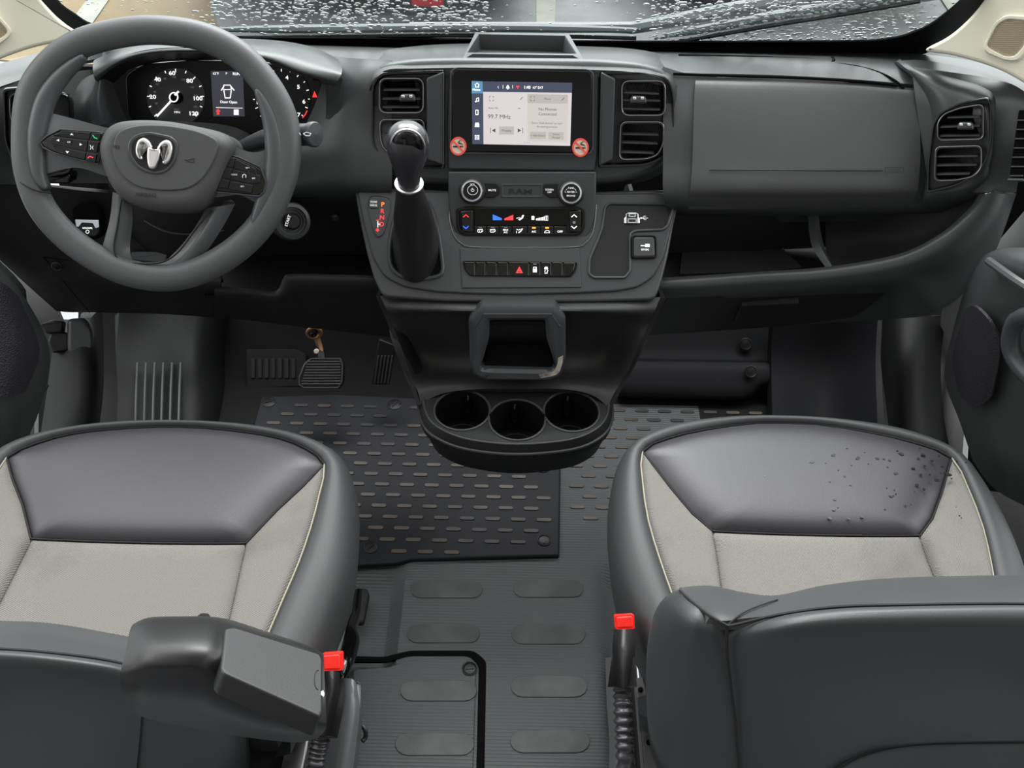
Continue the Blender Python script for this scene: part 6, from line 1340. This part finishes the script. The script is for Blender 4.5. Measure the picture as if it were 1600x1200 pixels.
for q in ([(1136, 978, .4585), (1150, 976, .4585), (1215, 961, .4585), (1300, 949, .4565), (1400, 945.3, .4545), (1600, 943.3, .4545), (1760, 949, .458)], [(1063, 923, .513), (1085, 943, .485), (1112, 964, .466), (1136, 978, .4585)], [(1215, 937, .52), (1190, 945, .495), (1160, 958, .471), (1136, 978, .4585)], [(1136, 978, .4585), (1136, 1020, .449), (1143, 1080, .4475), (1151, 1150, .452), (1160, 1290, .465)]):
    tube('backrest_seam', Gm([q])[0], .0009 if q[0][0] == 1215 else .0016, SEAM, ps, 6, 5)
tube('backrest_seam', Gm([[(1300, 1213, .447), (1345, 1184, .450), (1430, 1166, .456), (1600, 1162, .46)]])[0], .0016, LEAB, ps, 6, 5)
# driver backrest
patch('backrest', Gm([[(-160, 1010, .44), (0, 1014, .44), (90, 1021, .44), (170, 1032, .442), (222, 1045, .445)],
    [(-160, 1022, .430), (0, 1026, .428), (90, 1033, .428), (170, 1044, .43), (222, 1056, .435)],
    [(-160, 1060, .422), (0, 1064, .42), (90, 1068, .42), (170, 1076, .423), (222, 1084, .43)],
    [(-160, 1130, .422), (0, 1130, .42), (90, 1130, .42), (165, 1130, .424), (220, 1130, .433)],
    [(-160, 1220, .43), (0, 1220, .43), (90, 1220, .43), (160, 1220, .434), (212, 1220, .443)], [(-160, 1320, .44), (0, 1320, .44), (90, 1320, .44), (160, 1320, .444), (205, 1320, .452)]]), LEAD, ds, 6, thick=.012)
patch('backrest_top_panel', Gm([[(-160, 968, .54), (0, 970, .54), (60, 972, .54), (110, 978, .54), (165, 988, .535), (230, 1000, .53)], [(-160, 972, .525), (0, 974, .525), (60, 977, .525), (110, 984, .525), (165, 994, .52), (230, 1008, .515)],
    [(-160, 984, .485), (0, 987, .485), (60, 991, .485), (110, 998, .485), (165, 1008, .483), (230, 1022, .48)], [(-160, 1004, .452), (0, 1008, .452), (60, 1012, .452), (110, 1018, .452), (170, 1027, .453), (226, 1040, .455)], [(-160, 1009.5, .443), (0, 1013.5, .443), (60, 1017, .443), (110, 1022, .443), (170, 1031, .445), (224, 1045, .448)]]), LEAD, ds, 5, thick=.010)
patch('backrest_side_bolster', Gm([[(232, 1002, .53), (300, 1020, .53), (350, 1060, .535), (378, 1110, .54), (390, 1170, .54), (385, 1260, .54)], [(228, 1012, .50), (292, 1032, .50), (338, 1070, .505), (366, 1120, .51), (378, 1175, .51), (374, 1265, .51)],
    [(224, 1040, .455), (268, 1060, .462), (298, 1100, .465), (318, 1140, .468), (325, 1190, .47), (320, 1270, .475)], [(222, 1060, .444), (222, 1085, .440), (222, 1110, .440), (220, 1140, .442), (216, 1190, .447), (210, 1280, .455)]]), LEAD, ds, 5, thick=.010)
for q in ([(-160, 1010, .4385), (0, 1014, .4385), (90, 1021, .4385), (170, 1032, .4405), (222, 1046, .444)], [(222, 1050, .446), (222, 1085, .437), (222, 1120, .437), (218, 1170, .442), (210, 1280, .452)]): tube('backrest_seam', Gm([q])[0], .0016, SEAM, ds, 6, 5)
# folded up armrest on the driver seat
ARM = mat('armrest_black_plastic', (.012, .012, .0125), .38, bs=300, bd=.15)
ARM2 = mat('armrest_panel_plastic', (.011, .0115, .012), .5, bs=900, bd=.2)
arm = bpy.data.objects.new('armrest', None); COL.objects.link(arm); arm.parent = ds; arm['label'] = 'raised black armrest with a flat end panel'
def D(rows): return [[atD(*p) for p in r] for r in rows]
patch('armrest_shell', D([[(208, 975, .80), (232, 965, .80), (280, 963, .80), (335, 964, .80), (372, 972, .80), (420, 988, .80), (480, 1008, .80), (506, 1022, .80)],
    [(203, 985, .77), (230, 972, .76), (280, 968, .755), (330, 968, .755), (362, 980, .755), (415, 995, .755), (475, 1014, .755), (506, 1030, .76)],
    [(196, 1020, .735), (225, 1008, .715), (275, 1003, .708), (322, 1004, .708), (352, 1018, .712), (410, 1040, .72), (470, 1064, .73), (508, 1080, .74)],
    [(190, 1042, .725), (220, 1036, .702), (270, 1033, .695), (312, 1034, .695), (342, 1048, .702), (405, 1078, .712), (465, 1106, .722), (510, 1124, .735)],
    [(188, 1056, .728), (218, 1054, .707), (268, 1052, .700), (308, 1056, .700), (338, 1072, .705), (400, 1100, .714), (462, 1126, .724), (509, 1138, .738)],
    [(190, 1080, .745), (220, 1090, .728), (268, 1092, .722), (308, 1098, .722), (340, 1112, .725), (400, 1134, .732), (462, 1148, .742), (502, 1148, .755)],
    [(200, 1110, .79), (228, 1122, .78), (268, 1132, .78), (308, 1138, .78), (345, 1146, .78), (400, 1154, .78), (462, 1160, .79), (495, 1154, .80)]]), ARM, arm, 5, thick=.0025)
fc_ = [atD(352, 980, .742), atD(372, 980, .744), atD(498, 1022, .748), atD(506, 1034, .750), atD(505, 1112, .722), atD(500, 1120, .720), atD(352, 1052, .692), atD(346, 1040, .694)]
pc = sum(fc_, V())/len(fc_); nn = (fc_[3]-fc_[0]).cross(fc_[6]-fc_[0]).normalized(); nn = nn if nn.dot(CAM-pc) > 0 else -nn
PAr = Pl(0, 0, 0, 0, p=pc+nn*.0); PAr.n = nn; PAr.u = (fc_[3]-fc_[0]).normalized(); PAr.v = nn.cross(PAr.u)
plate('armrest_end_panel', PAr, [(352, 981), (366, 979), (500, 1021), (505, 1030), (505, 1112), (500, 1119), (350, 1052), (345, 1044)], ARM2, arm, h=.008, d=.010, bev=.002, r=.002)
b = bmesh.new(); line(b, PAr, [(491+5*math.cos(t), 1076+15*math.sin(t)) for t in [.3+2*math.pi*i/18*.75+1.2 for i in range(14)]], 1.5, h=.0082); fin('recline_mark', b, SEAM, arm)
b = bmesh.new(); flat(b, PAr, [(499, 1093), (501, 1098), (500, 1103), (496, 1100), (496, 1095)], h=.0082); fin('white_dot', b, WHT, arm)
# side hardware right of the driver seat
hw = thing('seat_side_cover', 'grey metal and plastic side cover low on the inner side of the driver seat', 'seat cover')
patch('cover_plate', G([[(515, 1062, .62), (548, 1060, .60), (560, 1072, .60)], [(508, 1110, .58), (545, 1110, .56), (562, 1110, .565)], [(500, 1200, .51), (530, 1200, .50), (552, 1200, .505)], [(488, 1290, .46), (515, 1290, .45), (540, 1290, .455)]]), mat('side_cover_grey', (.075, .078, .08), .4, bs=500, bd=.3), hw, 4, thick=.02)
patch('cover_edge', G([[(560, 1068, .60), (566, 1075, .61)], [(562, 1110, .565), (566, 1125, .57)], [(552, 1200, .505), (558, 1200, .52)], [(540, 1290, .455), (545, 1290, .46)]]), PLAS, hw, 4, thick=.01)
tube('cover_clip', G([[(566, 1135, .575), (571, 1142, .57), (571, 1152, .565), (566, 1158, .56)]])[0], .003, BLK, hw, 8, 4)
lk = thing('seat_slide_mechanism', 'glossy black seat slide lever and rail at the inner side of the driver seat', 'seat slide')
tube('slide_lever', [atZ(x, y, z) for x, y, z in ((560, 925, .10), (556, 960, .14), (548, 985, .18), (550, 1005, .2), (538, 1040, .22), (530, 1060, .22))], [.007, .009, .012, .012, .009], GLO, lk, 12, 4)
patch('rail_plate', G([[(546, 836, .83), (555, 836, .83)], [(538, 900, .77), (552, 900, .77)], [(525, 970, .70), (541, 970, .70)], [(508, 1040, .63), (524, 1040, .63)]]), mat('pale_rail_metal', (.30, .30, .29), .35, .7, var=.5, vs=20), lk, 4, thick=.006)
tube('rail_edge', G([[(551, 842, .822), (545, 890, .775), (533, 950, .71), (517, 1015, .65)]])[0], .003, CHR, lk, 8, 5)
plate('floor_bracket', PF, [(556, 918), (573, 918), (577, 926), (568, 972), (553, 972)], DARK, lk, h=.012, bev=.004, r=.006)
# buckles
def buckle(lab, top, w_, body, stalk):
    """top: red button box; body: outline px+Y rows; stalk: centre line of the corrugated sleeve"""
    t = thing('seat_belt_buckle', lab, 'seat belt buckle', None)
    (x0, y0, x1, y1, Y) = top
    patch('buckle_body', G(body), BLK, t, 4, thick=.022)
    pb_ = Pl((x0+x1)/2, (y0+y1)/2, Y, 52)
    o = plate('release_button', pb_, [(x0, y0), (x1-1, y0-2), (x1, y1), (x0+2, y1+1)], RED, t, h=.004, d=.016, bev=.002, r=.002)
    b = bmesh.new(); frame('', pb_, [(x0-2, y0-2), (x1+1, y0-4), (x1+2, y1+2), (x0, y1+3)], [(x0, y0), (x1-1, y0-2), (x1, y1), (x0+2, y1+1)], None, h=.003, d=.014, bev=.001, ro=.002, ri=.002, bm=b); fin('buckle_collar', b, RED, t)
    P = spline(G([stalk])[0], 10); n_ = len(P); rs = [w_*(1+.13*math.sin(i*2*math.pi/3.2)) for i in range(n_)]
    P2_ = spline(G([stalk])[0], 24); rs = [w_*(1+.14*math.cos(i*2*math.pi/8)) for i in range(len(P2_))]
    tube('corrugated_sleeve', P2_, rs, KN, t, 16)
    return t
buckle('red-buttoned seat belt buckle on a corrugated sleeve beside the passenger seat', (963, 964, 990, 981, .638), .0105,
       [[(959, 984, .632), (975, 983, .626), (992, 984, .632)], [(957, 1010, .61), (974, 1010, .60), (993, 1010, .61)], [(958, 1040, .588), (973, 1040, .578), (990, 1040, .588)], [(963, 1074, .565), (974, 1075, .556), (984, 1077, .565)]],
       [(973, 1072, .572), (973, 1100, .552), (975, 1140, .528), (977, 1180, .505), (979, 1240, .475)])
buckle('red-buttoned seat belt buckle beside the driver seat armrest', (504, 1024, 532, 1046, .585), .0105,
       [[(506, 1050, .576), (518, 1048, .572), (531, 1050, .576)], [(506, 1080, .555), (518, 1080, .547), (530, 1080, .555)], [(500, 1110, .535), (512, 1110, .526), (524, 1110, .535)], [(492, 1150, .51), (503, 1150, .502), (514, 1150, .51)]],
       [(503, 1140, .518), (499, 1165, .505), (495, 1190, .492), (490, 1230, .472), (486, 1270, .455)])
# bracket metal beside the passenger seat
pm = thing('seat_side_rail', 'dark metal rail with holes between the floor and the passenger seat back', 'seat rail')
patch('rail_plate', G([[(992, 1060, .60), (1004, 1058, .60)], [(996, 1100, .57), (1012, 1100, .57)], [(1004, 1150, .54), (1020, 1150, .54)], [(1010, 1230, .49), (1030, 1230, .49)]]), mat('rail_dark_metal', (.09, .09, .095), .35, .5), pm, 4, thick=.006)
for y, x, Y in ((1078, 1001, .584), (1125, 1010, .552), (1160, 1014, .530)): lathe('rail_hole', atY(x, y, Y), CAM-atY(x, y, Y), [(.0005, 0), (.0035, .001), (.0035, .002), (.0005, .0025)], VOID, pm, 14)
tub = thing('floor_side_cover', 'pale grey ribless cover strip on the floor below the passenger seat buckle', 'floor cover')
patch('cover_strip', [[atZ(x, y, z) for x, y, z in r] for r in ([(946, 1028, .02), (960, 1026, .03), (975, 1028, .03)], [(948, 1100, .02), (962, 1100, .03), (978, 1100, .03)], [(952, 1160, .02), (966, 1160, .03), (980, 1160, .03)], [(950, 1230, .02), (964, 1230, .03), (980, 1230, .03)])], mat('side_cover_grey', (.075, .078, .08), .4), tub, 4, thick=.01)
